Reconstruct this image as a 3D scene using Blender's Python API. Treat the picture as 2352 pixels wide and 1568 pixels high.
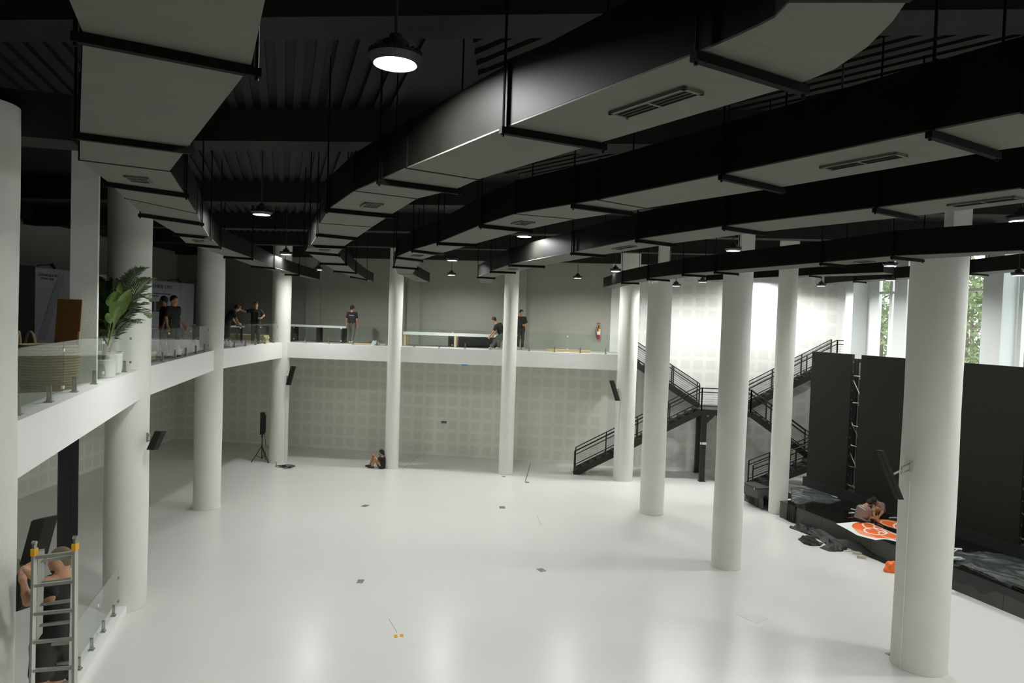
import bpy, bmesh, math, random
import numpy as np
from mathutils import Vector, Matrix, noise

random.seed(7)
scene = bpy.context.scene
for o in list(bpy.data.objects):
    bpy.data.objects.remove(o)

# ------------------------------------------------------------------ camera
W, HH, F = 2352, 1568, 1600.0
CAM_Z = 6.6
PITCH, ROLL = math.radians(1.85), math.radians(1.9)
_f = Vector((0, math.cos(PITCH), -math.sin(PITCH)))
_x0 = Vector((1, 0, 0))
_u0 = _x0.cross(_f)
_X = _x0 * math.cos(ROLL) + _u0 * math.sin(ROLL)
_U = -_x0 * math.sin(ROLL) + _u0 * math.cos(ROLL)
CAM = Vector((0, 0, CAM_Z))
cam_data = bpy.data.cameras.new('camera')
cam_data.sensor_width = 36.0
cam_data.lens = 36.0 * F / W
cam_data.clip_end = 400
cam = bpy.data.objects.new('camera', cam_data)
scene.collection.objects.link(cam)
cam.matrix_world = Matrix(((_X.x, _U.x, -_f.x, 0), (_X.y, _U.y, -_f.y, 0), (_X.z, _U.z, -_f.z, CAM_Z), (0, 0, 0, 1)))
scene.camera = cam

# ------------------------------------------------------------------ world, exposure
LAMP = 850.0          # strength of the lamp lenses
SKY = 4.0
scene.view_settings.view_transform = 'Standard'
scene.view_settings.look = 'None'
scene.view_settings.gamma = 1.0
scene.view_settings.use_curve_mapping = False
scene.view_settings.exposure = 0.0
world = bpy.data.worlds.new('overcast_sky')
scene.world = world
world.use_nodes = True
_bg = world.node_tree.nodes['Background']
_bg.inputs[0].default_value = (0.90, 0.96, 1.0, 1)
_bg.inputs[1].default_value = SKY


# ------------------------------------------------------------------ pixel -> place helpers
def ray(x, y):
    return _X * ((x - W / 2) / F) + _U * ((HH / 2 - y) / F) + _f


def G(x, y, z=0.0):
    d = ray(x, y)
    return CAM + d * ((z - CAM_Z) / d.z)


def D(x, y, Y):
    d = ray(x, y)
    return CAM + d * (Y / d.y)


def on_plane(x, y, p, n):
    d = ray(x, y)
    return CAM + d * ((p - CAM).dot(n) / d.dot(n))


# ------------------------------------------------------------------ materials
MATS = {}


def mat(name, col, rough=0.6, metal=0.0, var=0.0, vscale=3.0, bump=0.0, bscale=40.0, emit=None, spec=0.5, stretch=None, coat=0.0):
    if name in MATS:
        return MATS[name]
    m = bpy.data.materials.new(name)
    m.use_nodes = True
    nt = m.node_tree
    b = nt.nodes['Principled BSDF']
    b.inputs['Base Color'].default_value = (*col, 1)
    b.inputs['Roughness'].default_value = rough
    b.inputs['Metallic'].default_value = metal
    b.inputs['Specular IOR Level'].default_value = spec
    b.inputs['Coat Weight'].default_value = coat
    if var or bump:
        tc = nt.nodes.new('ShaderNodeTexCoord')
        mp = nt.nodes.new('ShaderNodeMapping')
        nt.links.new(tc.outputs['Object'], mp.inputs[0])
        if stretch:
            mp.inputs['Scale'].default_value = stretch
    if var:
        n = nt.nodes.new('ShaderNodeTexNoise')
        n.inputs['Scale'].default_value = vscale
        n.inputs['Detail'].default_value = 5
        nt.links.new(mp.outputs[0], n.inputs[0])
        mx = nt.nodes.new('ShaderNodeMix')
        mx.data_type = 'RGBA'
        mx.inputs[6].default_value = (*[max(0, c * (1 - var)) for c in col], 1)
        mx.inputs[7].default_value = (*[min(1, c * (1 + var)) for c in col], 1)
        nt.links.new(n.outputs['Fac'], mx.inputs[0])
        nt.links.new(mx.outputs[2], b.inputs['Base Color'])
    if bump:
        n2 = nt.nodes.new('ShaderNodeTexNoise')
        n2.inputs['Scale'].default_value = bscale
        n2.inputs['Detail'].default_value = 3
        nt.links.new(mp.outputs[0], n2.inputs[0])
        bp = nt.nodes.new('ShaderNodeBump')
        bp.inputs['Strength'].default_value = bump
        bp.inputs['Distance'].default_value = 0.02
        nt.links.new(n2.outputs['Fac'], bp.inputs['Height'])
        nt.links.new(bp.outputs[0], b.inputs['Normal'])
    if emit:
        b.inputs['Emission Color'].default_value = (*emit[:3], 1)
        b.inputs['Emission Strength'].default_value = emit[3]
    MATS[name] = m
    return m


def glass_mat(name, tint, refl=1.0):
    m = bpy.data.materials.new(name)
    m.use_nodes = True
    nt = m.node_tree
    nt.nodes.clear()
    out = nt.nodes.new('ShaderNodeOutputMaterial')
    mix = nt.nodes.new('ShaderNodeMixShader')
    tr = nt.nodes.new('ShaderNodeBsdfTransparent')
    tr.inputs[0].default_value = (*tint, 1)
    gl = nt.nodes.new('ShaderNodeBsdfGlossy')
    gl.inputs['Roughness'].default_value = 0.02
    gl.inputs[0].default_value = (refl, refl, refl, 1)
    fr = nt.nodes.new('ShaderNodeFresnel')
    fr.inputs[0].default_value = 1.5
    ge = nt.nodes.new('ShaderNodeNewGeometry')
    inv = nt.nodes.new('ShaderNodeMath')
    inv.operation = 'SUBTRACT'
    inv.inputs[0].default_value = 1.0
    nt.links.new(ge.outputs['Backfacing'], inv.inputs[1])
    mu = nt.nodes.new('ShaderNodeMath')
    mu.operation = 'MULTIPLY'
    nt.links.new(fr.outputs[0], mu.inputs[0])
    nt.links.new(inv.outputs[0], mu.inputs[1])
    nt.links.new(mu.outputs[0], mix.inputs[0])
    nt.links.new(tr.outputs[0], mix.inputs[1])
    nt.links.new(gl.outputs[0], mix.inputs[2])
    nt.links.new(mix.outputs[0], out.inputs[0])
    MATS[name] = m
    return m


M_floor = mat('white_epoxy_floor', (0.755, 0.755, 0.715), 0.25, var=0.04, vscale=0.6, spec=0.28)
M_mezz = mat('grey_concrete_floor', (0.42, 0.42, 0.38), 0.5, var=0.12, vscale=1.2)
M_col = mat('white_stucco', (0.79, 0.785, 0.72), 0.85, var=0.06, vscale=1.6, bump=0.22, bscale=34)
M_beam = mat('white_plaster', (0.90, 0.90, 0.86), 0.8, var=0.02, bump=0.08, bscale=12)
M_wall = mat('acoustic_board', (0.86, 0.86, 0.76), 0.85, var=0.02)
M_panel = mat('perforated_panel', (0.79, 0.79, 0.69), 0.9, var=0.05, vscale=60)
M_wallw = mat('white_acoustic_board', (0.76, 0.76, 0.72), 0.85, var=0.02)
M_panelw = mat('white_perforated_panel', (0.69, 0.69, 0.65), 0.9, var=0.04, vscale=60)
M_upper = mat('grey_painted_wall', (0.36, 0.36, 0.305), 0.85, var=0.04, vscale=1.0)
M_whitewall = mat('white_painted_wall', (0.78, 0.79, 0.78), 0.8)
M_ceil = mat('black_deck', (0.004, 0.0037, 0.003), 0.75, var=0.2)
M_cbeam = mat('dark_fireproofed_beam', (0.015, 0.0145, 0.012), 0.9, var=0.25, vscale=4)
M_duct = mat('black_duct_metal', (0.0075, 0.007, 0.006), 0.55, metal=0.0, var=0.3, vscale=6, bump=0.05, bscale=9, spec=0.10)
M_ductb = mat('grey_floorlit_underside', (0.118, 0.115, 0.092), 0.7, var=0.16, vscale=5, stretch=(0.4, 2.2, 1))  # paler than the duct sides: light bounced off the floor put into the colour
M_black = mat('black_steel', (0.018, 0.017, 0.014), 0.45, spec=0.4)
M_blackm = mat('matte_black', (0.012, 0.011, 0.009), 0.75)
M_hang = mat('black_hanger', (0.005, 0.0047, 0.004), 0.7, spec=0.1)
M_led = mat('led_screen_face', (0.019, 0.018, 0.015), 0.6, var=0.12, vscale=180, spec=0.2)
M_stage = mat('grey_stage_fascia', (0.075, 0.072, 0.062), 0.6, var=0.12, vscale=3)
M_stagetop = mat('gloss_black_stage_top', (0.008, 0.0075, 0.006), 0.10, spec=0.5)
M_cloth = mat('black_cloth', (0.016, 0.019, 0.018), 0.5, var=0.3, vscale=4, bump=.6, bscale=14)
M_clothg = mat('dark_green_cloth', (0.032, 0.042, 0.039), 0.45, var=0.3, vscale=3, bump=.6, bscale=9)
M_steel = mat('brushed_steel', (0.45, 0.44, 0.40), 0.35, metal=0.9)
M_alu = mat('ladder_aluminium', (0.62, 0.62, 0.57), 0.38, metal=0.75, var=0.08, vscale=14)
M_pipe = mat('galvanised_pipe', (0.55, 0.52, 0.44), 0.4, metal=0.6)
M_yellow = mat('yellow_plastic', (0.75, 0.40, 0.02), 0.5)
M_orange = mat('orange_vinyl', (0.92, 0.16, 0.025), 0.45)
M_orangel = mat('light_orange_vinyl', (0.95, 0.36, 0.16), 0.45)
M_peach = mat('pale_peach_vinyl', (0.92, 0.66, 0.52), 0.45)
M_whitev = mat('white_vinyl', (0.86, 0.88, 0.86), 0.45)
M_white = mat('white_plastic', (0.80, 0.80, 0.77), 0.5)
M_wood = mat('brown_wood', (0.19, 0.085, 0.025), 0.5, var=0.35, vscale=4, stretch=(6, 6, 0.5))
M_pine = mat('pine_wood', (0.66, 0.52, 0.30), 0.6, var=0.15, vscale=5, stretch=(1, 8, 8))
M_wicker = mat('wicker', (0.27, 0.215, 0.11), 0.7, var=0.3, vscale=30)
M_plastic = mat('clear_plastic_sheet', (0.55, 0.58, 0.58), 0.25, spec=0.8)
M_blue = mat('blue_plastic', (0.05, 0.25, 0.55), 0.4)
M_red = mat('red_enamel', (0.32, 0.03, 0.02), 0.35)
M_lime = mat('yellow_label', (0.65, 0.62, 0.02), 0.5)
M_fern = mat('palm_green', (0.045, 0.085, 0.02), 0.45, var=0.3, vscale=8)
M_leaf = mat('bright_leaf_green', (0.13, 0.20, 0.05), 0.4, var=0.25, vscale=6)
M_stem = mat('plant_stem', (0.14, 0.18, 0.05), 0.5)
M_pot = mat('white_pot', (0.7, 0.7, 0.66), 0.5)
M_tree = mat('tree_leaves', (0.20, 0.24, 0.11), 0.6, var=0.5, vscale=1.5)
M_bark = mat('bark', (0.14, 0.11, 0.08), 0.9, var=0.3)
M_grass = mat('outside_ground', (0.20, 0.24, 0.12), 0.9, var=0.3)
M_skin = mat('skin', (0.42, 0.22, 0.12), 0.55, var=0.08, vscale=20)
M_skin2 = mat('fair_skin', (0.55, 0.30, 0.18), 0.5, var=0.1, vscale=25)
M_hair = mat('black_hair', (0.012, 0.010, 0.008), 0.6, bump=0.4, bscale=160)
M_stubble = mat('cropped_grey_hair', (0.17, 0.12, 0.075), 0.7, bump=0.3, bscale=220)
M_beard = mat('dark_beard', (0.075, 0.055, 0.04), 0.8, bump=0.5, bscale=220)
M_shirtb = mat('black_tshirt', (0.013, 0.012, 0.010), 0.85, bump=0.2, bscale=18)
M_shirtm = mat('mauve_tshirt', (0.25, 0.165, 0.14), 0.85, bump=0.3, bscale=22)
M_jeans = mat('grey_trousers', (0.10, 0.10, 0.085), 0.85, bump=0.2, bscale=20)
M_shorts = mat('dark_shorts', (0.03, 0.028, 0.022), 0.85, bump=0.2, bscale=20)
M_khaki = mat('khaki_shorts', (0.10, 0.095, 0.06), 0.85, bump=0.2, bscale=20)
M_shoe = mat('pale_shoe', (0.50, 0.46, 0.34), 0.7)
M_shoeb = mat('black_shoe', (0.02, 0.02, 0.016), 0.6)
M_eye = mat('eye_dark', (0.02, 0.015, 0.01), 0.3)
M_print = mat('white_print', (0.75, 0.75, 0.72), 0.7)
M_graphic = mat('printed_board', (0.34, 0.34, 0.37), 0.6, var=0.15, vscale=0.8)
M_dkprint = mat('dark_print', (0.03, 0.03, 0.028), 0.7)
M_lens = mat('lamp_lens', (1, 1, 1), 0.5, emit=(0.98, 1.0, 0.985, LAMP))
M_lamp = mat('lamp_housing', (0.05, 0.05, 0.048), 0.45, metal=0.3)
M_patch = mat('floor_patch', (0.70, 0.70, 0.66), 0.35)
M_plate = mat('floor_outlet_plate', (0.28, 0.28, 0.25), 0.45, metal=0.5)
M_tape = mat('brown_tape', (0.30, 0.25, 0.15), 0.7)
M_glass = glass_mat('railing_glass', (0.94, 0.97, 0.955))
M_pane = glass_mat('window_glass', (0.93, 0.96, 0.96))


# ------------------------------------------------------------------ mesh helpers
class MB:
    def __init__(s):
        s.v = []
        s.f = []

    def add(s, vs, fs):
        o = len(s.v)
        s.v += [tuple(v) for v in vs]
        s.f += [tuple(i + o for i in f) for f in fs]
        return s

    def box(s, c, size, R=None):
        c = Vector(c)
        h = Vector(size) / 2
        vs = []
        for dx in (-1, 1):
            for dy in (-1, 1):
                for dz in (-1, 1):
                    v = Vector((dx * h.x, dy * h.y, dz * h.z))
                    if R is not None:
                        v = R @ v
                    vs.append(c + v)
        return s.add(vs, [(0, 1, 3, 2), (4, 6, 7, 5), (0, 4, 5, 1), (2, 3, 7, 6), (0, 2, 6, 4), (1, 5, 7, 3)])

    def bar(s, a, b, w, h=None, up=(0, 0, 1)):
        a, b = Vector(a), Vector(b)
        h = h or w
        d = (b - a)
        L = d.length
        d.normalize()
        u = Vector(up)
        if abs(d.dot(u)) > 0.98:
            u = Vector((1, 0, 0))
        sx = d.cross(u).normalized()
        uz = sx.cross(d).normalized()
        R = Matrix((sx, d, uz)).transposed()
        return s.box((a + b) / 2, (w, L, h), R)

    def tube(s, pts, r, n=8, cap=True):
        pts = [Vector(p) for p in pts]
        rs = r if isinstance(r, (list, tuple)) else [r] * len(pts)
        rings = []
        ref = None
        for i, p in enumerate(pts):
            d = (pts[min(i + 1, len(pts) - 1)] - pts[max(i - 1, 0)]).normalized()
            if ref is None:
                ref = Vector((0, 0, 1)) if abs(d.z) < 0.9 else Vector((1, 0, 0))
            sx = d.cross(ref).normalized()
            sy = sx.cross(d).normalized()
            ref = sy
            rings.append([p + (sx * math.cos(2 * math.pi * k / n) + sy * math.sin(2 * math.pi * k / n)) * rs[i] for k in range(n)])
        vs = [v for rg in rings for v in rg]
        fs = []
        for i in range(len(rings) - 1):
            for k in range(n):
                a, b = i * n + k, i * n + (k + 1) % n
                fs.append((a, b, b + n, a + n))
        if cap:
            fs.append(tuple(range(n - 1, -1, -1)))
            fs.append(tuple(range((len(rings) - 1) * n, len(rings) * n)))
        return s.add(vs, fs)

    def lathe(s, prof, c=(0, 0, 0), n=24, cap=True):
        c = Vector(c)
        vs = []
        for r, z in prof:
            for k in range(n):
                a = 2 * math.pi * k / n
                vs.append(c + Vector((r * math.cos(a), r * math.sin(a), z)))
        fs = []
        for i in range(len(prof) - 1):
            for k in range(n):
                a, b = i * n + k, i * n + (k + 1) % n
                fs.append((a, b, b + n, a + n))
        if cap:
            fs.append(tuple(range(n - 1, -1, -1)))
            fs.append(tuple(range((len(prof) - 1) * n, len(prof) * n)))
        return s.add(vs, fs)

    def prism(s, poly, z0, z1):
        n = len(poly)
        vs = [(p[0], p[1], z0) for p in poly] + [(p[0], p[1], z1) for p in poly]
        fs = [tuple(range(n - 1, -1, -1)), tuple(range(n, 2 * n))]
        for i in range(n):
            j = (i + 1) % n
            fs.append((i, j, j + n, i + n))
        return s.add(vs, fs)

    def hexa(s, b, t):
        """box from 4 bottom and 4 top points (same order)"""
        return s.add(list(b) + list(t), [(3, 2, 1, 0), (4, 5, 6, 7), (0, 1, 5, 4), (1, 2, 6, 5), (2, 3, 7, 6), (3, 0, 4, 7)])

    def mesh(s, name):
        me = bpy.data.meshes.new(name)
        me.from_pydata(s.v, [], s.f)
        bm = bmesh.new()
        bm.from_mesh(me)
        bmesh.ops.recalc_face_normals(bm, faces=bm.faces)
        bm.to_mesh(me)
        bm.free()
        return me


def obj(name, mb, m, parent=None, smooth=False, loc=None, kind=None):
    me = mb.mesh(name) if isinstance(mb, MB) else mb
    if len(me.materials) == 0:
        me.materials.append(m)
    if smooth:
        me.polygons.foreach_set('use_smooth', [True] * len(me.polygons))
        if smooth != 'all':
            try:
                me.set_sharp_from_angle(angle=math.radians(40))
            except Exception:
                pass
    o = bpy.data.objects.new(name, me)
    scene.collection.objects.link(o)
    if parent:
        o.parent = parent
    if loc is not None:
        o.location = loc
    if kind:
        o['kind'] = kind
    return o


def tag(o, label, cat, group=None):
    o['label'] = label
    o['category'] = cat
    if group:
        o['group'] = group
    return o


def thing(name, label, cat, loc=(0, 0, 0), rz=0.0, group=None):
    o = bpy.data.objects.new(name, None)
    o.empty_display_size = 0.1
    scene.collection.objects.link(o)
    o.location = loc
    o.rotation_euler = (0, 0, rz)
    return tag(o, label, cat, group)


def struct(name, mb, m, parent=None, smooth=False):
    o = obj(name, mb, m, parent, smooth)
    if parent is None:
        o['kind'] = 'structure'
    return o


def text_obj(name, body, size, m, parent, loc, xdir, zdir, align='LEFT', sx=1.0):
    """flat lettering turned into a thin mesh; xdir = reading direction, zdir = up"""
    cu = bpy.data.curves.new(name, 'FONT')
    cu.body = body
    cu.size = size
    cu.align_x = align
    cu.extrude = 0.002
    tmp = bpy.data.objects.new(name + '_tmp', cu)
    scene.collection.objects.link(tmp)
    dg = bpy.context.evaluated_depsgraph_get()
    dg.update()
    me = bpy.data.meshes.new_from_object(tmp.evaluated_get(dg))
    bpy.data.objects.remove(tmp)
    x = Vector(xdir).normalized()
    z = Vector(zdir).normalized()
    n = x.cross(z)
    Mx = Matrix(((x.x * sx, z.x, n.x, loc[0]), (x.y * sx, z.y, n.y, loc[1]), (x.z * sx, z.z, n.z, loc[2]), (0, 0, 0, 1)))
    me.transform(Mx)
    me.materials.clear()
    return obj(name, me, m, parent)


# ------------------------------------------------------------------ plan of the hall
Z_M = 5.25       # mezzanine floor
Z_C = 9.75       # ceiling deck
Z_D = 7.9        # duct undersides
Z_L = 8.4        # lamp lenses
A_L = Vector((-16.89, 34.99, 0))
E1 = Vector((0.9894, -0.1456, 0)).normalized()
N1 = Vector((E1.y, -E1.x, 0))            # into the room
if N1.y > 0:
    N1 = -N1
UP = Vector((0, 0, 1))


def wall_pt(s, z=0.0, off=0.0):
    return A_L + E1 * s + N1 * off + UP * z


def wall_px(x, y, off=0.0):
    """point of the back wall (moved off metres into the room) seen at a pixel"""
    return on_plane(x, y, A_L + N1 * off, N1)


L_BACK = 31.6
B_R = wall_pt(L_BACK)
E2 = Vector((0.30, -1, 0)).normalized()  # along the right wall towards the viewer
N2 = Vector((-1, -0.30, 0)).normalized()  # into the room
Y_N = -7.0
B_N = B_R + E2 * ((B_R.y - Y_N) / -E2.y)
A_N = Vector((-15.2, Y_N, 0))
EL = (A_N - A_L).normalized()
NL = Vector((-EL.y, EL.x, 0))
if NL.x < 0:
    NL = -NL

# floor
fl = MB().prism([A_L + Vector((-.4, .4, 0)), B_R + Vector((.4, .4, 0)), B_N + Vector((.4, -.4, 0)), A_N + Vector((-.4, -.4, 0))], -0.25, 0.0)
struct('floor', fl, M_floor)
struct('ground_outside', MB().prism([(15.5, 60), (90, 60), (90, -40), (30, -40), (27.5, -8)], -0.5, -0.3), M_grass)

# ceiling deck with its ribs
ce = struct('ceiling', MB().prism([A_L + Vector((-.4, .4, 0)), B_R + Vector((.4, .4, 0)), B_N + Vector((.4, -.4, 0)), A_N + Vector((-.4, -.4, 0))], Z_C, Z_C + 0.2), M_ceil)


def ribs(dx, x0, x1, step):
    m = MB()
    d = Vector((dx, 1, 0)).normalized()
    x = x0
    while x < x1:
        a = Vector((x, -6.5, Z_C - 0.02))
        L = (33.0 - a.y) / d.y
        b = a + d * L
        m.bar(a, b, step * 0.45, 0.07)
        x += step
    return m


_r1 = MB()
for k in range(24):
    a = Vector((-4.6 + k * 0.24, 2.0, Z_C - 0.035))
    d = Vector((-0.33, 1, 0))
    _r1.bar(a, a + d * 27, 0.11, 0.07)
obj('deck_rib', _r1, M_ceil, ce, kind='stuff')
_r2 = MB()
for k in range(70):
    a = Vector((1.6 + k * 0.30, 1.0, Z_C - 0.035))
    d = Vector((-0.86, 1, 0))
    L = 14.0
    b = a + d * L
    if a.x > 14:
        continue
    if b.x < -0.5:
        L = (a.x + 0.5) / 0.86
        b = a + d * L
    _r2.bar(a, b, 0.13, 0.07)
obj('deck_rib', _r2, M_cbeam, ce, kind='stuff')

# steel beams under the deck
for i, (yc, wd) in enumerate([(1.2, .5), (6.2, .5), (10.6, .62), (16.3, .5), (21.6, .5), (26.5, .45)]):
    a = Vector((-16.2, yc + 1.7, 9.47))
    b = Vector((13.5 if yc > 20 else 17.5, yc - 1.7, 9.47))
    struct('trim_%d' % (i + 1), MB().bar(a, b, wd, 0.56), M_cbeam)
struct('trim_7', MB().bar(wall_pt(0.2, 9.5, 0.3), wall_pt(L_BACK - .4, 9.5, 0.3), 0.35, 0.5), M_cbeam)
struct('trim_8', MB().bar(D(-200, 250, 7.6) * 1, D(183, 285, 8.0), 0.55, 0.5), M_cbeam)
struct('trim_9', MB().bar(wall_pt(0.2, 9.55, 0.2) + EL * 0.3 + NL * .3, A_N + UP * 9.55 + NL * .3, 0.35, 0.4), M_cbeam)

# walls ----------------------------------------------------------------------
S_SPLIT = (wall_px(1400, 800) - A_L).dot(E1)


def slab_wall(p, q, z0, z1, t, nrm):
    o = -nrm * t
    return MB().hexa([p + UP * z0, q + UP * z0, q + o + UP * z0, p + o + UP * z0], [p + UP * z1, q + UP * z1, q + o + UP * z1, p + o + UP * z1])


w_low = struct('wall_back', slab_wall(A_L, wall_pt(S_SPLIT), 0, Z_M, .3, N1), M_wall)
w_up = struct('wall_back_upper', slab_wall(A_L, wall_pt(S_SPLIT), Z_M, Z_C, .3, N1), M_upper)
w_rt = struct('wall_back_stairs', slab_wall(wall_pt(S_SPLIT), B_R, 0, Z_C, .3, N1), M_wallw)
w_l = struct('wall_left', slab_wall(A_L, A_N, 0, Z_M, .3, NL), M_wall)
struct('wall_left_upper', slab_wall(A_L, A_N, Z_M, Z_C, .3, NL), M_upper)
struct('wall_near', slab_wall(A_N, B_N, 0, Z_C, .3, Vector((0, 1, 0))), M_upper)
struct('wall_right_lower', slab_wall(B_R, B_N, 0, Z_M, .3, N2), M_whitewall)

PITCHP, SQ = 0.56, 0.395


def panel_mesh(e, n, m):
    R = Matrix((e, n, UP)).transposed()
    me = MB().box((0, 0, 0), (SQ, 0.012, SQ), R).mesh('acoustic_panel')
    me.materials.append(m)
    return me


def panels(parent, org, e, n, s0, s1, z0, rows, me):
    s = s0
    while s + SQ < s1:
        for r in range(rows):
            obj('acoustic_panel', me, None, parent, loc=org + e * (s + SQ / 2) + UP * (z0 + r * PITCHP + SQ / 2))
        s += PITCHP


pm_b = panel_mesh(E1, N1, M_panel)
panels(w_low, A_L, E1, N1, 0.15, S_SPLIT, 0.15, 8, pm_b)
pm_w = panel_mesh(E1, N1, M_panelw)
panels(w_rt, A_L, E1, N1, 0.15 + math.ceil((S_SPLIT - 0.10) / PITCHP) * PITCHP, L_BACK, 0.15, 17, pm_w)
pm_l = panel_mesh(EL, NL, M_panel)
panels(w_l, A_L, EL, NL, 0.15, 15.5, 0.15, 8, pm_l)

# pilasters on the upper back wall
for i, (xa, xb) in enumerate([(706, 738), (938, 966), (1180, 1209)]):
    p = (wall_px(xa, 700) - A_L).dot(E1)
    q = (wall_px(xb, 700) - A_L).dot(E1)
    struct('trim_%d' % (10 + i), MB().hexa([wall_pt(p, Z_M), wall_pt(q, Z_M), wall_pt(q, Z_M, .18), wall_pt(p, Z_M, .18)],
                                           [wall_pt(p, Z_C), wall_pt(q, Z_C), wall_pt(q, Z_C, .18), wall_pt(p, Z_C, .18)]), M_upper)

# right wall above the mezzanine: piers and tall windows
PIER = 0.75
edges = []
for (xa, xb) in [(1941, 1958), (2052, 2081), (2255, 2301)]:
    pa = on_plane(xa, 720, B_R + N2 * PIER, N2)
    pb = on_plane(xb, 720, B_R + N2 * PIER, N2)
    edges.append(((pa - B_R).dot(E2), (pb - B_R).dot(E2)))
while edges[-1][1] < 34:
    a, b = edges[-1]
    edges.append((a + 3.9, a + 3.9 + 0.9))
for i, (a, b) in enumerate(edges):
    mb = MB().hexa([B_R + E2 * a + UP * Z_M, B_R + E2 * b + UP * Z_M, B_R + E2 * b + N2 * PIER + UP * Z_M, B_R + E2 * a + N2 * PIER + UP * Z_M],
                   [B_R + E2 * a + UP * Z_C, B_R + E2 * b + UP * Z_C, B_R + E2 * b + N2 * PIER + UP * Z_C, B_R + E2 * a + N2 * PIER + UP * Z_C])
    struct('wall_right_pier.%03d' % i if i else 'wall_right_pier', mb, M_whitewall)
segs = [(0.0, edges[0][0])] + [(edges[i][1], edges[i + 1][0]) for i in range(len(edges) - 1)]
for i, (a, b) in enumerate(segs):
    wa, wb = a + 0.12, b - 0.12
    if wb - wa < .8:
        struct('wall_right_infill', slab_wall(B_R + E2 * a, B_R + E2 * b, Z_M, Z_C, .2, N2), M_whitewall)
        continue
    if i == 1:
        struct('wall_right_strip', slab_wall(B_R + E2 * a, B_R + E2 * (a + .5), Z_M, Z_C, .2, N2), M_whitewall)
        wa = a + .62
    fr = MB()
    P = lambda u, z, o=0.0: B_R + E2 * u + N2 * o + UP * z
    for u in (wa, (wa + wb) / 2, wb):
        fr.bar(P(u, Z_M, .03), P(u, Z_C, .03), 0.14, 0.16, up=N2)
    for z in (Z_M + .05, 8.15, Z_C - .05):
        fr.bar(P(wa, z, .03), P(wb, z, .03), 0.12, 0.10)
    fo = struct('window_%d' % (i + 1), fr, M_white)
    for (u0, u1) in ((wa, (wa + wb) / 2), ((wa + wb) / 2, wb)):
        for (z0, z1) in ((Z_M + .08, 8.10), (8.2, Z_C - .08)):
            obj('pane', MB().hexa([P(u0 + .05, z0, .0), P(u1 - .05, z0, .0), P(u1 - .05, z0, .012), P(u0 + .05, z0, .012)],
                                  [P(u0 + .05, z1, .0), P(u1 - .05, z1, .0), P(u1 - .05, z1, .012), P(u0 + .05, z1, .012)]), M_pane, fo)

# ------------------------------------------------------------------ columns
COLS = {
    'c1': (Vector((-5.70, 7.30, 0)), .43, 8.66), 'c2': (Vector((-8.35, 15.17, 0)), .435, Z_C), 'c3': (Vector((-9.97, 22.98, 0)), .43, Z_C),
    'c4': (Vector((-10.10, 30.43, 0)), .40, Z_C), 'c5': (Vector((-5.04, 29.97, 0)), .30, Z_C), 'c6': (Vector((-0.09, 29.54, 0)), .305, Z_C),
    'c7': (Vector((4.85, 29.15, 0)), .41, Z_C), 'c8': (Vector((5.07, 24.17, 0)), .415, Z_C), 'c9': (Vector((6.09, 19.0, 0)), .39, Z_C),
    'c11': (Vector((9.70, 24.72, 0)), .325, Z_C), 'c12': (Vector((8.29, 13.65, 0)), .495, Z_C)}
CLAB = {
    'c1': 'thick white round column behind the aluminium ladder with a speaker strapped on',
    'c2': 'thick white stucco column with the palm leaning in front of it',
    'c3': 'white stucco column between the palm column and the tripod speaker',
    'c4': 'white corner column with cable coil at its foot and speaker on its side',
    'c5': 'slim white column the seated person leans against',
    'c6': 'slim white column between the bending person and the wall sign',
    'c7': 'white column at the right end of the mezzanine beam in front of the stairs',
    'c8': 'white freestanding column standing in front of the left stair flight',
    'c9': 'white freestanding column hiding the middle of the stair landing',
    'c11': 'slim white column standing at the corner of the black stage',
    'c12': 'massive white column in front of the stage and orange banner'}
for k, (c, r, zt) in COLS.items():
    prof = []
    stub = {'c8': .10, 'c9': .19, 'c12': .32}.get(k)
    zt = 8.2 if stub else zt
    nz = 26
    for i in range(nz + 1):
        z = zt * i / nz
        rr = r * (1 + 0.012 * math.sin(z * 1.7 + c.x))
        prof.append((rr, z))
    m = MB().lathe(prof, n=36)
    o = obj('round_column', m, M_col, smooth=True, loc=c)
    tag(o, CLAB[k], 'column')
    if stub:
        obj('square_head', MB().box((stub, 0, (8.2 + Z_C) / 2), (.36, .30, Z_C - 8.2)), M_col, o)
    lip = MB().lathe([(r + .012, 0), (r + .012, .02), (r, .03)], n=36, cap=False)
    obj('base_joint', lip, M_patch, o)
# thin cable conduits on three columns
for k, px, zt in (('c4', None, 3.3), ('c7', None, 3.4), ('c12', None, 3.7)):
    c, r, _ = COLS[k]
    ang = {'c4': -0.55, 'c7': -2.35, 'c12': -2.75}[k]
    d = Vector((math.cos(ang), math.sin(ang), 0))
    p = c + d * (r + .012)
    o = obj('cable_conduit', MB().tube([p + UP * .01, p + UP * zt], .012, 6), M_white)
    tag(o, {'c4': 'thin white conduit running up the column beside the cable coil', 'c7': 'thin white conduit running down the column in front of the stairs',
            'c12': 'thin white conduit running up the massive column by the stage'}[k], 'conduit')

# square pillar on the left mezzanine
sq = MB().box((0, 0, (Z_C - Z_M) / 2), (.40, .40, Z_C - Z_M))
o = obj('square_pillar', sq, M_col, loc=G(190, 880, Z_M) + Vector((-.05, .1, 0)))
o.rotation_euler = (0, 0, 0.48)
tag(o, 'white square pillar on the mezzanine with the brown board leaning on it', 'pillar')

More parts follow.
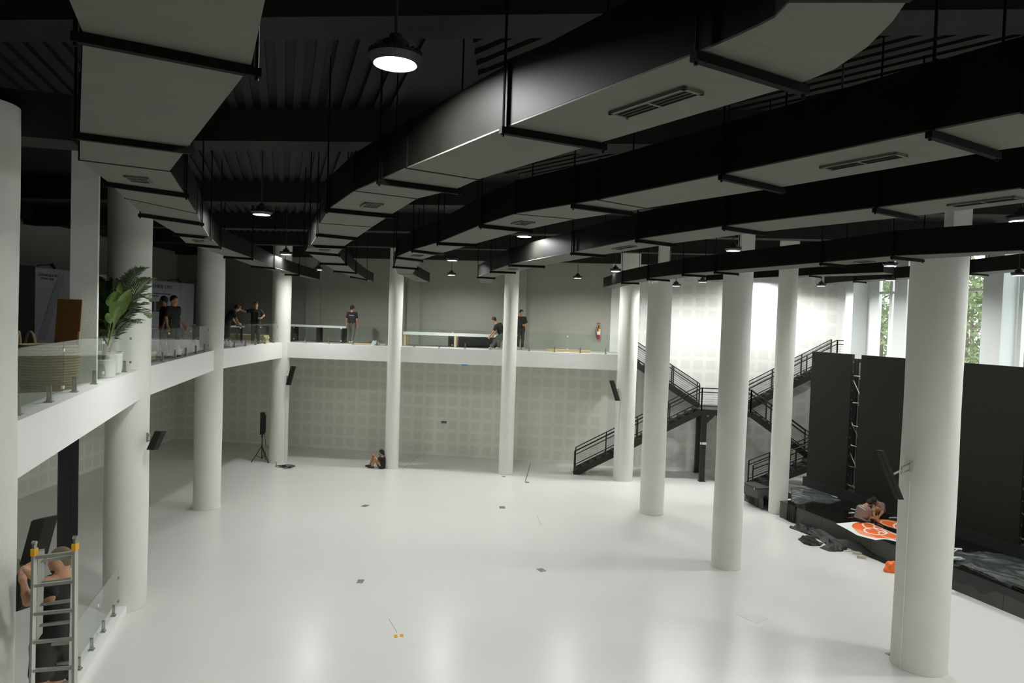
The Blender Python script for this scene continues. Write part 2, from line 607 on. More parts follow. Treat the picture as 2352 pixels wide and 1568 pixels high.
# ------------------------------------------------------------------ mezzanine
inner = [COLS[k][0].copy() for k in ('c1', 'c2', 'c3', 'c4', 'c5', 'c6', 'c7')]
OFF = [Vector((.30, .06, 0)), Vector((.30, -.02, 0)), Vector((.22, -.06, 0)), Vector((.18, -.16, 0)), Vector((0, -.08, 0)), Vector((0, -.08, 0)), Vector((0, -.1, 0))]
edge = [p + q for p, q in zip(inner, OFF)]
endw = wall_pt((edge[-1] - A_L).dot(E1) + .05)
poly = [Vector((-3.0, 0.7, 0)), Vector((-4.6, 4.0, 0))] + edge + [endw, A_L, A_N, Vector((13, Y_N, 0)), Vector((13, .7, 0))]
_ins = [p + ((A_L + Vector((2, -3, 0))) - p).normalized() * .12 if i < 9 else p for i, p in enumerate(poly)]
slab = struct('floor_mezzanine', MB().prism([(p.x, p.y) for p in _ins[::-1]], Z_M - .28, Z_M), M_mezz)
bi = 0
epts = [Vector((-3.0, .7, 0)), Vector((-4.6, 4.0, 0))] + edge
for i in range(len(epts) - 1):
    p, q = epts[i], epts[i + 1]
    d = (q - p).normalized()
    n = Vector((-d.y, d.x, 0))
    if n.dot(Vector((-3, 20, 0)) - p) > 0:
        n = -n
    # n points away from the hall
    mb = MB()
    nseg = 8
    for sgm in range(nseg):
        a = p + d * ((q - p).length * sgm / nseg)
        b = p + d * ((q - p).length * (sgm + 1) / nseg)
        mb.hexa([a + UP * 4.60, b + UP * 4.60, b + n * .35 + UP * 4.60, a + n * .35 + UP * 4.60],
                [a + UP * (Z_M + .01), b + UP * (Z_M + .01), b + n * .35 + UP * (Z_M + .01), a + n * .35 + UP * (Z_M + .01)])
    struct('mezzanine_beam', MB().hexa([p + UP * 4.60, q + UP * 4.60, q + n * .35 + UP * 4.60, p + n * .35 + UP * 4.60],
                                       [p + UP * (Z_M + .01), q + UP * (Z_M + .01), q + n * .35 + UP * (Z_M + .01), p + n * .35 + UP * (Z_M + .01)]), M_beam)
# mezzanine behind the screens on the right
S_RM = (wall_px(1908, 800) - A_L).dot(E1)
rm = [wall_pt(S_RM), B_R, B_R + E2 * 22, B_R + E2 * 22 + N2 * 3.0, B_R + E2 * 3 + N2 * 2.6, wall_pt(S_RM, 0, 2.0)]
struct('floor_mezzanine_right', MB().prism([(p.x, p.y) for p in rm], Z_M - .3, Z_M), M_mezz)

M_clamp = M_steel


def railing(p, q, npan, label, z0=Z_M + .01, h=.80, inset=.14, spig=2):
    p, q = Vector(p), Vector(q)
    d = (q - p).normalized()
    L = (q - p).length
    root = thing('glass_railing', label, 'railing', (p.x, p.y, z0), group='frameless glass railings')
    P = lambda s, z, o=0.0: d * s + UP * z + Vector((-d.y, d.x, 0)) * o
    w = L / npan
    for i in range(npan):
        a, b = i * w + .012, (i + 1) * w - .012
        obj('glass_panel', MB().hexa([P(a, .06, -.006), P(b, .06, -.006), P(b, .06, .006), P(a, .06, .006)], [P(a, h, -.006), P(b, h, -.006), P(b, h, .006), P(a, h, .006)]), M_glass, root)
        for j in range(spig):
            s = a + (b - a) * ((j + .5) / spig if spig > 1 else .5)
            R = Matrix((d, Vector((-d.y, d.x, 0)), UP)).transposed()
            m = MB().box(P(s, .008), (.11, .10, .016), R).box(P(s, .035), (.07, .06, .04), R)
            m.box(P(s, .13, .018), (.036, .020, .17), R).box(P(s, .13, -.018), (.036, .020, .17), R)
            m.tube([P(s, .215, -.028), P(s, .215, .028)], .018, 10)
            obj('spigot', m, M_clamp, root)
        if i:
            for zz in (.14, .68):
                R = Matrix((d, Vector((-d.y, d.x, 0)), UP)).transposed()
                obj('joint_clip', MB().box(P(i * w, zz), (.05, .035, .045), R), M_white, root)
    for s in (0.0, L):
        for zz in (.16, .66):
            R = Matrix((d, Vector((-d.y, d.x, 0)), UP)).transposed()
            obj('wall_clip', MB().box(P(s + (.02 if s == 0 else -.02), zz), (.05, .035, .05), R), M_clamp, root)
    return root


rl = ['glass railing panel in front of the wicker basket and the palm', 'glass railing in front of the plastic wrap and planks', 'glass railing in front of the white spray bottles',
      'glass railing in front of the walking person in grey trousers', 'glass railing in front of the long white tabletop', 'glass railing below the fire extinguisher']
for i, (a, b, npn) in enumerate([(0, 1, 3), (1, 2, 3), (2, 3, 3), (3, 4, 2), (4, 5, 2), (5, 6, 2)]):
    p, q = edge[a].copy(), edge[b].copy()
    ra, rb = COLS['c%d' % (a + 1)][1], COLS['c%d' % (b + 1)][1]
    d = (q - p).normalized()
    n = Vector((-d.y, d.x, 0))
    if n.dot(Vector((-3, 20, 0)) - p) > 0:
        n = -n
    p = p + d * (ra * .9) + n * .15
    q = q - d * (rb * .9) + n * .15
    railing(p, q, npn, rl[i])
# railing on the ground floor between the ladder column and the palm column, on a kerb
kp, kq = G(196, 1600) + Vector((.05, -1.2, 0)), COLS['c2'][0] + Vector((.10, -.36, 0))
kd = (kq - kp).normalized()
kn = Vector((-kd.y, kd.x, 0))
struct('kerb', MB().hexa([kp + kn * .13, kp - kn * .13, kq - kn * .13, kq + kn * .13], [kp + kn * .13 + UP * .16, kp - kn * .13 + UP * .16, kq - kn * .13 + UP * .16, kq + kn * .13 + UP * .16]), M_beam)
railing(kp + kd * max(.1, ((Vector((-7.27, 11.45, 0)) - kp).dot(kd) + .3)), kq - kd * .16, 2, 'glass railing on the low white kerb beside the black post', z0=.16, h=.92)
o = obj('black_post', MB().box((0, 0, 2.3), (.29, .29, 4.6)).bar((.05, -.146, .02), (.05, -.146, 4.5), .012, .01), M_blackm, loc=(-7.27, 11.45, 0))
o.rotation_euler = (0, 0, .55)
tag(o, 'tall black post standing behind the person on the ladder', 'post')

# ------------------------------------------------------------------ air ducts
DUCTS = [
    ('black air duct above the left mezzanine columns', [
        ((190, 75), (577, 152), 1, 0), ((183, 305), (432, 338), 1, 0), ((183, 367), (390, 393), 0, 1), ((248, 418), (422, 443), 1, 0), ((288, 455), (452, 490), 0, 0),
        ((327, 490), (460, 510), 1, 0), ((404, 535), (480, 543), 1, 1), ((427, 558), (503, 565), 1, 0), ((518, 588), (577, 592), 1, 0), ((581, 610), (628, 614), 1, 0),
        ((657, 629), (685, 630), 1, 0), ((722, 641), (734, 642), 0, 0)], 6.0),
    ('black air duct with a curved elbow and the nearest long vent', [
        ((1818, 0), (2085, 0), 0, 0), ((1780, 40), (2050, 50), 0, 0), ((1742, 60), (1990, 110), 0, 0), ((1692, 83), (1915, 160), 0, 0), ((1610, 119), (1838, 192), 1, 2), ((1165, 291), (1378, 328), 1, 0),
        ((935, 386), (1098, 412), 0, 0), ((878, 411), (1049, 434), 1, 0), ((815, 438), (958, 456), 0, 1), ((757, 478), (900, 492), 1, 0), ((735, 512), (855, 521), 0, 0),
        ((732, 536), (820, 545), 1, 0), ((714, 562), (791, 565), 1, 1), ((701, 577), (776, 583), 1, 0), ((738, 603), (793, 605), 1, 0), ((769, 621), (816, 625), 1, 0),
        ((806, 634), (842, 641), 1, 0), ((836, 645), (857, 647), 0, 0)], 5.0),
    ('black air duct running over the lamp by the second long vent', [
        ((2352, 259), (2520, 312), 0, 0), ((2143, 300), (2286, 346), 1, 2), ((1663, 400), (1793, 430), 1, 0), ((1375, 459), (1483, 478), 0, 0), ((1322, 468), (1445, 485), 1, 0),
        ((1184, 491), (1322, 503), 0, 1), ((1109, 515), (1215, 526), 1, 0), ((1009, 556), (1090, 560), 1, 0), ((950, 573), (1015, 581), 1, 1), ((912, 589), (968, 596), 1, 0),
        ((906, 611), (957, 615), 1, 0), ((914, 628), (946, 630), 0, 0), ((957, 647), (986, 648), 0, 0)], 4.0),
    ('black air duct with perforated flank above the slim columns', [
        ((2352, 432), (2520, 445), 0, 2), ((2014, 477), (2101, 496), 1, 0), ((1667, 519), (1753, 532), 1, 0), ((1466, 549), (1546, 559), 1, 2), ((1316, 579), (1385, 585), 1, 0),
        ((1172, 607), (1247, 610), 1, 1), ((1129, 622), (1181, 624), 1, 0), ((1099, 635), (1134, 637), 1, 0), ((1104, 651), (1130, 652), 0, 0)], 4.0),
    ('black air duct above the freestanding columns near the stairs', [
        ((2352, 575), (2500, 572), 0, 0), ((2052, 588), (2117, 595), 1, 1), ((1888, 603), (1940, 608), 1, 0), ((1644, 623), (1693, 627), 1, 0), ((1570, 629), (1617, 632), 1, 0),
        ((1489, 639), (1535, 642), 1, 0), ((1430, 648), (1465, 649), 1, 0), ((1386, 660), (1412, 662), 0, 0)], 4.0),
    ('black air duct crossing in front of the tall windows', [
        ((2352, 617), (2396, 620), 0, 0), ((2229, 627), (2268, 630), 1, 0), ((2105, 636), (2140, 638), 0, 0), ((1962, 645), (1988, 647), 1, 0), ((1894, 651), (1922, 653), 0, 0)], 4.0),
    ('short black air duct behind the freestanding columns', [
        ((1960, 628), (1985, 632), 0, 0), ((1861, 632), (1885, 635), 1, 0), ((1622, 644), (1650, 646), 0, 0)], 1.0),
]


def vent_mesh(w, l):
    m = MB()
    t = .022
    for sx in (-1, 1):
        m.box((sx * (w / 2 - t / 2), 0, 0), (t, l, .02))
    for sy in (-1, 1):
        m.box((0, sy * (l / 2 - t / 2), 0), (w, t, .02))
    m.box((0, 0, 0), (w, t * .8, .018))
    return m


for di, (lab, st, ext) in enumerate(DUCTS):
    dh = .46
    Z_D = 7.9 if di < 5 else 8.5
    pts = [(G(*a, Z_D), G(*b, Z_D), br, ve) for a, b, br, ve in st]
    # run on beyond the picture
    c0 = (pts[0][0] + pts[0][1]) / 2
    c1 = (pts[1][0] + pts[1][1]) / 2
    back = (c0 - c1).normalized()
    if di == 1:
        back = Vector((0, -1, 0))
    if di == 0:
        back = Vector((.45, -1, 0)).normalized()
    pts.insert(0, (pts[0][0] + back * ext, pts[0][1] + back * ext, 0, 0))
    o0 = (pts[0][0] + pts[0][1]) / 2
    root = thing('air_duct', lab, 'air duct', (o0.x, o0.y, Z_D))
    loc = root.location
    n = len(pts)
    for i in range(n - 1):
        l0, r0, br, ve = pts[i]
        l1, r1, _, _ = pts[i + 1]
        h0 = dh * (1 - .25 * i / n)
        h1 = dh * (1 - .25 * (i + 1) / n)
        b = [l0 - loc, r0 - loc, r1 - loc, l1 - loc]
        up4 = [UP * h0, UP * h0, UP * h1, UP * h1]
        m = MB().hexa([q + UP * .012 for q in b], [q + u for q, u in zip(b, up4)])
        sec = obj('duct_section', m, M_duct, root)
        # underside sheet, its paler colour painting in the floor bounce
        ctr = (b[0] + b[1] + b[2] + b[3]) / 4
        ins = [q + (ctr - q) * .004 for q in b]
        obj('lit_underside_panel', MB().hexa([q for q in ins], [q + UP * .011 for q in ins]), M_ductb, root)
        # seam flange at the end of the section
        fl_ = MB()
        dd = ((l1 - l0) + (r1 - r0)).normalized() * .012
        dn = UP * .006
        wv = (r1 - l1).normalized() * .012
        a, c = l1 - loc, r1 - loc
        fl_.hexa([a - wv - dd - dn, c + wv - dd - dn, c + wv + dd - dn, a - wv + dd - dn],
                 [a - wv - dd + UP * (h1 + .01), c + wv - dd + UP * (h1 + .01), c + wv + dd + UP * (h1 + .01), a - wv + dd + UP * (h1 + .01)])
        if (c1_ := ((l1 + r1) - (l0 + r0)).length / 2) > .45 or i > 6:
            obj('seam_flange', fl_, M_duct, root)
        if ve:
            t = .42 if ve == 2 else .55
            cc = (b[0] + b[1]) / 2 * (1 - t) + (b[2] + b[3]) / 2 * t
            ax = ((b[2] + b[3]) / 2 - (b[0] + b[1]) / 2)
            ww = (b[1] - b[0]).length
            vl = min(.62, ax.length * .42) if ve == 2 else min(.3, ax.length * .36)
            vw = .16 if ve == 2 else min(.22, ww * .34)
            ax.normalize()
            R = Matrix((Vector((ax.y, -ax.x, 0)), ax, UP)).transposed().to_4x4()
            vm = vent_mesh(vw, vl)
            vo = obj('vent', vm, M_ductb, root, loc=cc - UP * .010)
            vo.rotation_euler = R.to_euler()
            obj('opening', MB().box((0, 0, .004), (vw * .9, vl * .95, .012)), M_blackm, vo)
            for k in range(4):
                obj('slat', MB().box((-vw * .36 + k * vw * .24, 0, -.002), (.006, vl * .9, .012)), M_cbeam, vo)
    for i in range(1, n):
        l0, r0, br, ve = pts[i]
        if not br:
            continue
        wv = (r0 - l0).normalized()
        a = l0 - wv * .05 - loc - UP * .03
        b = r0 + wv * .05 - loc - UP * .03
        obj('hanger_bar', MB().bar(a, b, .045, .045), M_hang, root)
        for q in (a + wv * .02, b - wv * .02):
            obj('hanger_rod', MB().tube([q - UP * .04, Vector((q.x, q.y, Z_C - Z_D))], .010, 6), M_hang, root)

# ------------------------------------------------------------------ lamps
lens_me = MB().lathe([(.145, 0.0), (.145, .012)], n=28).mesh('lens')
lens_me.materials.append(M_lens)
rim = MB()
rim.lathe([(.147, -.032), (.147, .03), (.19, .035), (.195, .012), (.18, -.006), (.153, -.036), (.147, -.032)], n=32, cap=False)
for k in range(28):
    a = 2 * math.pi * k / 28
    d = Vector((math.cos(a), math.sin(a), 0))
    rim.bar(d * .15 + UP * .04, d * .19 + UP * .04, .008, .03)
rim_me = rim.mesh('heat_sink_rim')
rim_me.materials.append(M_lamp)
hous_me = MB().lathe([(.150, .014), (.150, .035), (.10, .05), (.095, .12), (.05, .135), (.045, .17), (.015, .18)], n=24).mesh('housing')
hous_me.materials.append(M_lamp)
LAMPS = [((908, 137), 'nearest bright round lamp with ribbed heat sink rim above the hall'), ((601, 489), 'round pendant lamp between the two left ducts'), ((657, 582), 'round pendant lamp beyond the left ducts beam'),
         ((731, 618), 'small pendant lamp at the end of the left duct'), ((1039, 596), 'round lamp hanging above a second one by the grey wall'), ((1037, 630), 'lower small pendant lamp against the grey wall'),
         ((1204, 540), 'round lamp under the duct above the slim column'), ((1327, 637), 'pendant lamp against the grey wall left of the fire extinguisher'), ((1414, 621), 'round lamp above the stair column'),
         ((1553, 655), 'small pendant lamp in front of the white panelled wall'), ((1614, 646), 'pendant lamp beside the short duct end'), ((1684, 573), 'round lamp in front of the freestanding column top'),
         ((1752, 638), 'pendant lamp between the two slim stair columns'), ((1886, 655), 'small pendant lamp at the end of the window duct'), ((1925, 400), 'round lamp half hidden by the duct near the second long vent'),
         ((2045, 608), 'round pendant lamp in front of the window duct'), ((2045, 642), 'pendant lamp below another in front of the tall window'), ((2340, 630), 'pendant lamp right of the massive column by the windows'),
         ((2345, 503), 'round lamp under the perforated duct near the massive column')]
LZ = {(1752, 638): 8.72, (2340, 630): 8.3, (1553, 655): 8.2}
lamp_pts = [(G(x, y, LZ.get((x, y), Z_L)), lab, None) for (x, y), lab in LAMPS]
for (x, y) in [(3.2, 1.8), (7.4, 4.6), (4.0, -3.0), (11.2, 6.0), (11.0, 13.2), (15.6, 9.5), (14.5, 2.0)][:9]:
    lamp_pts.append((Vector((x, y, Z_L)), 'round pendant lamp hidden among the ducts', 'lamps out of the picture'))
for p, lab, grp in lamp_pts:
    t = thing('pendant_lamp', lab, 'lamp', p, group=grp or 'round high bay lamps')
    obj('lens', lens_me, None, t)
    obj('heat_sink_rim', rim_me, None, t)
    obj('housing', hous_me, None, t, smooth=True)
    obj('suspension_rod', MB().tube([(0, 0, .17), (0, 0, Z_C - p.z)], .012, 6), M_lamp, t)

# ================================================================== part 2: stairs
Z_LAND, Z_QL = 3.05, 1.25
LN = G(1607, 1104)
LN = Vector((LN.x - .05, LN.y, 0))
BK = -N1
RN = on_plane(1724, 945, LN, N1)
RN.z = 0
stair = thing('steel_staircase', 'black steel staircase with open treads, central landing and wire railings', 'staircase', (LN.x, LN.y, 0))
SO = Vector((LN.x, LN.y, 0))


def rail_run(a, b, h=.90, wires=5, posts=3, ends=True):
    a, b = Vector(a) - SO, Vector(b) - SO
    obj('handrail', MB().tube([a + UP * h, b + UP * h], .022, 8), M_black, stair)
    obj('guard_rail', MB().bar(a + UP * (h - .17), b + UP * (h - .17), .03, .035), M_black, stair)
    obj('guard_rail', MB().bar(a + UP * .14, b + UP * .14, .03, .035), M_black, stair)
    for k in range(wires):
        z = .14 + (h - .31) * (k + 1) / (wires + 1)
        obj('wire', MB().tube([a + UP * z, b + UP * z], .0045, 5), M_black, stair)
    for k in range(posts):
        p = a.lerp(b, k / (posts - 1))
        obj('baluster', MB().bar(p - UP * .12, p + UP * h, .045, .045), M_black, stair)


tread_cache = {}


def flight(p0, p1, wv, n, rails=(0, 1), posts=4):
    p0, p1 = Vector(p0), Vector(p1)
    run = Vector((p1.x - p0.x, p1.y - p0.y, 0))
    d = run.normalized()
    going = run.length / n
    rise = (p1.z - p0.z) / n
    wd = wv.length
    key = (round(going, 3), round(wd, 3), round(d.x, 3))
    if key not in tread_cache:
        R = Matrix((d, Vector(wv).normalized(), d.cross(Vector(wv).normalized()))).transposed()
        me = MB().box((0, 0, 0), (going + .02, wd - .08, .035), R).box(d * (-going / 2) - UP * .04, (.012, wd - .08, .075), R).mesh('tread')
        me.materials.append(M_black)
        tread_cache[key] = me
    for i in range(n):
        c = p0 + d * (going * (i + .5)) + UP * (rise * (i + 1) - .02) + Vector(wv) / 2
        obj('tread', tread_cache[key], None, stair, loc=c - SO)
        for off in (.05, .95):
            q = p0 + d * (going * (i + .5)) + Vector(wv) * off - SO
            obj('tread_bracket', MB().bar(q + UP * (rise * i + .06), q + UP * (rise * (i + 1) - .03), .03, .03), M_black, stair)
    for off in (0, 1):
        a = p0 + Vector(wv) * off - SO
        b = p1 + Vector(wv) * off - SO
        obj('stringer', MB().bar(a + UP * .02, b - UP * .10, .05, .24), M_black, stair)
    for off in rails:
        rail_run(p0 + Vector(wv) * off + UP * (rise * .6), p1 + Vector(wv) * off + UP * .02, posts=posts)


Wv = BK * .92
P_base = G(1318, 1089)
P_base = Vector((P_base.x, P_base.y, 0))
flight(P_base, LN + UP * Z_LAND, Wv, 17, posts=5)
s0 = LN + BK * .98
flight(s0 + UP * Z_LAND, s0 - E1 * 3.4 + UP * Z_M, BK * .85, 13)
s1 = RN + BK * .98
flight(s1 + UP * Z_LAND, s1 + E1 * 3.6 + UP * Z_M, BK * .85, 13)
q1 = RN + E1 * 2.45
flight(q1 + UP * Z_QL, RN + UP * Z_LAND, Wv, 10, posts=4)
q0 = q1 + N1 * 1.02
flight(q0 - E1 * 2.45, q0 + UP * Z_QL, Wv, 7, posts=4)


def deck(a, b, depth0, depth1, z):
    pts = [a + BK * depth0, b + BK * depth0, b + BK * depth1, a + BK * depth1]
    pts = [Vector((p.x, p.y, 0)) - SO for p in pts]
    obj('landing_deck', MB().hexa([p + UP * (z - .03) for p in pts], [p + UP * z for p in pts]), M_black, stair)
    for i in range(4):
        obj('landing_beam', MB().bar(pts[i] + UP * (z - .13), pts[(i + 1) % 4] + UP * (z - .13), .06, .2), M_black, stair)


deck(LN, RN, 0, 1.85, Z_LAND)
deck(q1, q1 + E1 * 1.1, -1.02, .95, Z_QL)
rail_run(LN + UP * Z_LAND, RN + UP * Z_LAND, posts=3)
rail_run(q0 + E1 * 1.1 + UP * Z_QL, q1 + E1 * 1.1 + BK * .95 + UP * Z_QL, posts=3)
rail_run(s1 + E1 * 3.6 + UP * Z_M, s1 + E1 * 4.0 + UP * Z_M, posts=2)
for b in (LN + E1 * .12, LN + E1 * .12 + BK * 1.75, RN - E1 * .62, RN - E1 * .62 + BK * 1.75):
    b = Vector((b.x, b.y, 0)) - SO
    obj('support_post', MB().bar(b, b + UP * (Z_LAND - .2), .20, .20).box(b + UP * .01, (.28, .28, .02)), M_black, stair)
    obj('knee_brace', MB().bar(b + UP * (Z_LAND - .55) + E1 * .05, b + UP * (Z_LAND - .2) + E1 * .38, .12, .14), M_black, stair)
b = LN + E1 * .12 + N1 * .105
sg = obj('post_sign', MB().box((0, 0, 0), (.27, .01, .10), Matrix((E1, N1, UP)).transposed()), M_white, loc=(b.x, b.y, 1.62))
tag(sg, 'small white sign taped to the stair landing post', 'sign')

# ------------------------------------------------------------------ stage and screens
ZS = .57
LP0 = G(1846, 1094, .92)
LP1 = G(2352, 1256, .92)
E3 = (LP1 - LP0)
E3.z = 0
E3.normalize()
N3 = Vector((E3.y, -E3.x, 0))
if N3.x > 0:
    N3 = -N3                       # towards the hall
LP0.z = 0
SF = G(1790, 1187)
SF.z = 0
led_off = (LP0 - SF).dot(N3)       # negative: behind the front line


def SP(s, off, z=0.0):
    """stage coordinates: s along the front from its left corner, off behind the front edge"""
    return SF + E3 * s - N3 * off + UP * z


depth = -led_off
Rst = Matrix((E3, N3, UP)).transposed()
stage_labels = ['black stage unit at the slim column with cloth hanging over it', 'black stage unit under the corner of the white and orange sheet', 'black stage unit under the orange banner',
                'black stage unit behind the massive column', 'black stage unit under the dark cloth with the white shoe at its foot', 'black stage unit under the dark cloth beside the scaffold', 'black stage unit at the far end of the stage beyond the cloth']
for i in range(7):
    a, b = i * 2.0, i * 2.0 + 1.99
    c = SP((a + b) / 2, 0)
    t = thing('stage_platform', stage_labels[i], 'stage', (c.x, c.y, 0))
    ln = b - a
    o0 = c
    L = lambda s, off, z: SP(s, off, z) - o0
    obj('deck', MB().hexa([L(a, 0, ZS - .03), L(b, 0, ZS - .03), L(b, depth + 1.3, ZS - .03), L(a, depth + 1.3, ZS - .03)],
                          [L(a, 0, ZS), L(b, 0, ZS), L(b, depth + 1.3, ZS), L(a, depth + 1.3, ZS)]), M_stagetop, t)
    obj('front_fascia', MB().hexa([L(a, .01, 0), L(b, .01, 0), L(b, .04, 0), L(a, .04, 0)], [L(a, .01, ZS - .03), L(b, .01, ZS - .03), L(b, .04, ZS - .03), L(a, .04, ZS - .03)]), M_stage, t)
    if i == 0:
        obj('side_fascia', MB().hexa([L(.01, .04, 0), L(.04, .04, 0), L(.04, depth + 1.3, 0), L(.01, depth + 1.3, 0)], [L(.01, .04, ZS - .03), L(.04, .04, ZS - .03), L(.04, depth + 1.3, ZS - .03), L(.01, depth + 1.3, ZS - .03)]), M_stage, t)
    for (s, off) in ((a + .15, .2), (b - .15, .2), (a + .15, depth + 1.1), (b - .15, depth + 1.1)):
        q = L(s, off, 0)
        obj('leg', MB().tube([q, q + UP * (ZS - .03)], .024, 8), M_pipe, t)
# low step at the left end
t = thing('stage_step', 'low dark step left of the slim column with a case on it', 'step', G(1735, 1162))
p0 = Vector(t.location)
a, b = G(1709, 1149), SP(-.90, 0)
pp = [a, b, b - N3 * 1.6, a - N3 * 1.6]
obj('deck', MB().hexa([p - p0 + UP * .36 for p in pp], [p - p0 + UP * .39 for p in pp]), M_stagetop, t)
obj('front_fascia', MB().hexa([p - p0 for p in (a, b, b - N3 * .03, a - N3 * .03)], [p - p0 + UP * .36 for p in (a, b, b - N3 * .03, a - N3 * .03)]), M_stage, t)
obj('side_fascia', MB().hexa([p - p0 for p in (a, a + E3 * .03, a + E3 * .03 - N3 * 1.6, a - N3 * 1.6)], [p - p0 + UP * .36 for p in (a, a + E3 * .03, a + E3 * .03 - N3 * 1.6, a - N3 * 1.6)]), M_stage, t)
# flight case with rounded cover on the step
cc = G(1736, 1124, .6)
t = thing('equipment_case', 'dark grey equipment case on the low step before the stairs', 'case', (cc.x, cc.y, .39))
mb = MB().box((0, 0, .17), (.95, .55, .34))
o = obj('body', mb, M_stage, t)
o = obj('lid', MB().box((0, 0, .36), (.97, .57, .05)), M_cloth, t)
for sx in (-.3, .3):
    obj('latch', MB().box((sx, -.285, .33), (.06, .02, .07)), M_steel, t)
t.rotation_euler = (0, 0, math.atan2(E3.y, E3.x))

# plinth and LED walls
LED_TOP = 5.75


def led_s(x, y):
    return (on_plane(x, y, LP0, N3) - LP0).dot(E3)


o = obj('screen_plinth', MB().hexa([LP0 + E3 * -.05 + UP * ZS, LP0 + E3 * 13 + UP * ZS, LP0 + E3 * 13 - N3 * .28 + UP * ZS, LP0 - E3 * .05 - N3 * .28 + UP * ZS],
                                   [LP0 + E3 * -.05 + UP * .92, LP0 + E3 * 13 + UP * .92, LP0 + E3 * 13 - N3 * .28 + UP * .92, LP0 - E3 * .05 - N3 * .28 + UP * .92]), M_blackm)
tag(o, 'long matte black plinth the tall screens stand on', 'plinth')
sA0, sA1 = led_s(1858, 950), led_s(1949, 965)
sB0, sC1 = led_s(1970, 970), led_s(2352, 1000)
wB = (sC1 - sB0 - .45) / 2
LEDS = [(sA0, sA1, 'narrow tall black screen beside the stairs'), (sB0, sB0 + wB, 'wide tall black screen behind the two crouching workers'), (sB0 + wB + .45, sC1, 'wide tall black screen above the dark cloth'),
        (sC1 + .5, sC1 + .5 + wB, 'tall black screen beyond the second scaffold gap')]
for a, b, lab in LEDS:
    c = LP0 + E3 * ((a + b) / 2) + UP * .92
    t = thing('led_screen', lab, 'screen', c)
    w = b - a
    obj('cabinet', MB().box(-N3 * .09 + UP * (LED_TOP - .92) / 2, (w, .10, LED_TOP - .92), Rst), M_blackm, t)
    obj('screen_face', MB().box(-N3 * .03 + UP * (LED_TOP - .92) / 2, (w - .004, .02, LED_TOP - .925), Rst), M_led, t)
    for k in range(14):
        obj('latch', MB().box(E3 * (w / 2 + .01) - N3 * .08 + UP * (.2 + k * .335), (.015, .03, .05), Rst), M_steel, t)
# scaffolding seen in the gaps
for gi, (s, lab) in enumerate([((sA1 + sB0) / 2, 'galvanised scaffold seen in the gap beside the narrow screen'), (sC1 + .3, 'galvanised scaffold seen past the edge of the wide screen')]):
    c = LP0 + E3 * s - N3 * .36 + UP * ZS
    t = thing('scaffold_tower', lab, 'scaffold', c)
    hw = .75
    for sx in (-hw, hw):
        for dy in (0, -.55):
            obj('upright', MB().tube([E3 * sx + N3 * dy, E3 * sx + N3 * dy + UP * 4.85], .024, 8), M_pipe, t)
    for k, z in enumerate((.25, .45, 1.0, 1.12, 1.75, 1.9, 2.5, 2.62, 3.3, 3.42, 4.25, 4.4)):
        dy = 0 if k % 2 else -.55
        tilt = (.05 if k % 3 == 0 else -.03)
        obj('ledger', MB().tube([E3 * -hw + N3 * dy + UP * z, E3 * hw + N3 * dy + UP * (z + tilt)], .022, 8), M_pipe, t)
    for z in (.1, 1.2, 2.7):
        obj('brace', MB().tube([E3 * -.5 + UP * (z + 1.6), E3 * .6 + UP * z], .02, 8), M_pipe, t)
    obj('brace', MB().tube([E3 * -.05 + UP * .05, E3 * -.25 + UP * .5], .02, 8), M_pipe, t)


def fold_sheet(a, b, ztop, zbot, amp, freq, nrm, nx=70, nz=6, bot=None):
    """hanging cloth with vertical folds; bot: list of lower z along its length"""
    vs, fs = [], []
    d = b - a
    for i in range(nx + 1):
        u = i / nx
        zb = zbot if bot is None else float(np.interp(u, np.linspace(0, 1, len(bot)), bot))
        for j in range(nz + 1):
            v = j / nz
            k = amp * (math.sin(u * freq) + .5 * math.sin(u * freq * 2.3 + 1)) * (.25 + .75 * v)
            vs.append(a + d * u + nrm * k + UP * (ztop * (1 - v) + zb * v))
    for i in range(nx):
        for j in range(nz):
            p = i * (nz + 1) + j
            fs.append((p, p + 1, p + nz + 2, p + nz + 1))
    n = len(vs)
    vs2 = [v - nrm * .006 for v in vs]
    fs2 = [tuple(reversed([i + n for i in f])) for f in fs]
    return MB().add(vs + vs2, fs + fs2)


o = obj('backdrop_drape', fold_sheet(LP0 - N3 * 1.15 + E3 * -.1, LP0 - N3 * 1.15 + E3 * 12.5, 5.55, ZS, .05, 160, N3, nx=420, nz=2), M_cloth, smooth='all')
tag(o, 'black pleated drape hanging behind the scaffold and screens', 'drape')


def inside(p, poly):
    c = False
    n = len(poly)
    for i in range(n):
        a, b = poly[i], poly[(i + 1) % n]
        if (a[1] > p[1]) != (b[1] > p[1]) and p[0] < (b[0] - a[0]) * (p[1] - a[1]) / (b[1] - a[1]) + a[0]:
            c = not c
    return c


def edge_dist(p, poly):
    m = 9e9
    for i in range(len(poly)):
        a, b = Vector(poly[i]), Vector(poly[(i + 1) % len(poly)])
        t = max(0, min(1, (p - a).dot(b - a) / max(1e-9, (b - a).length_squared)))
        m = min(m, (a + (b - a) * t - p).length)
    return m


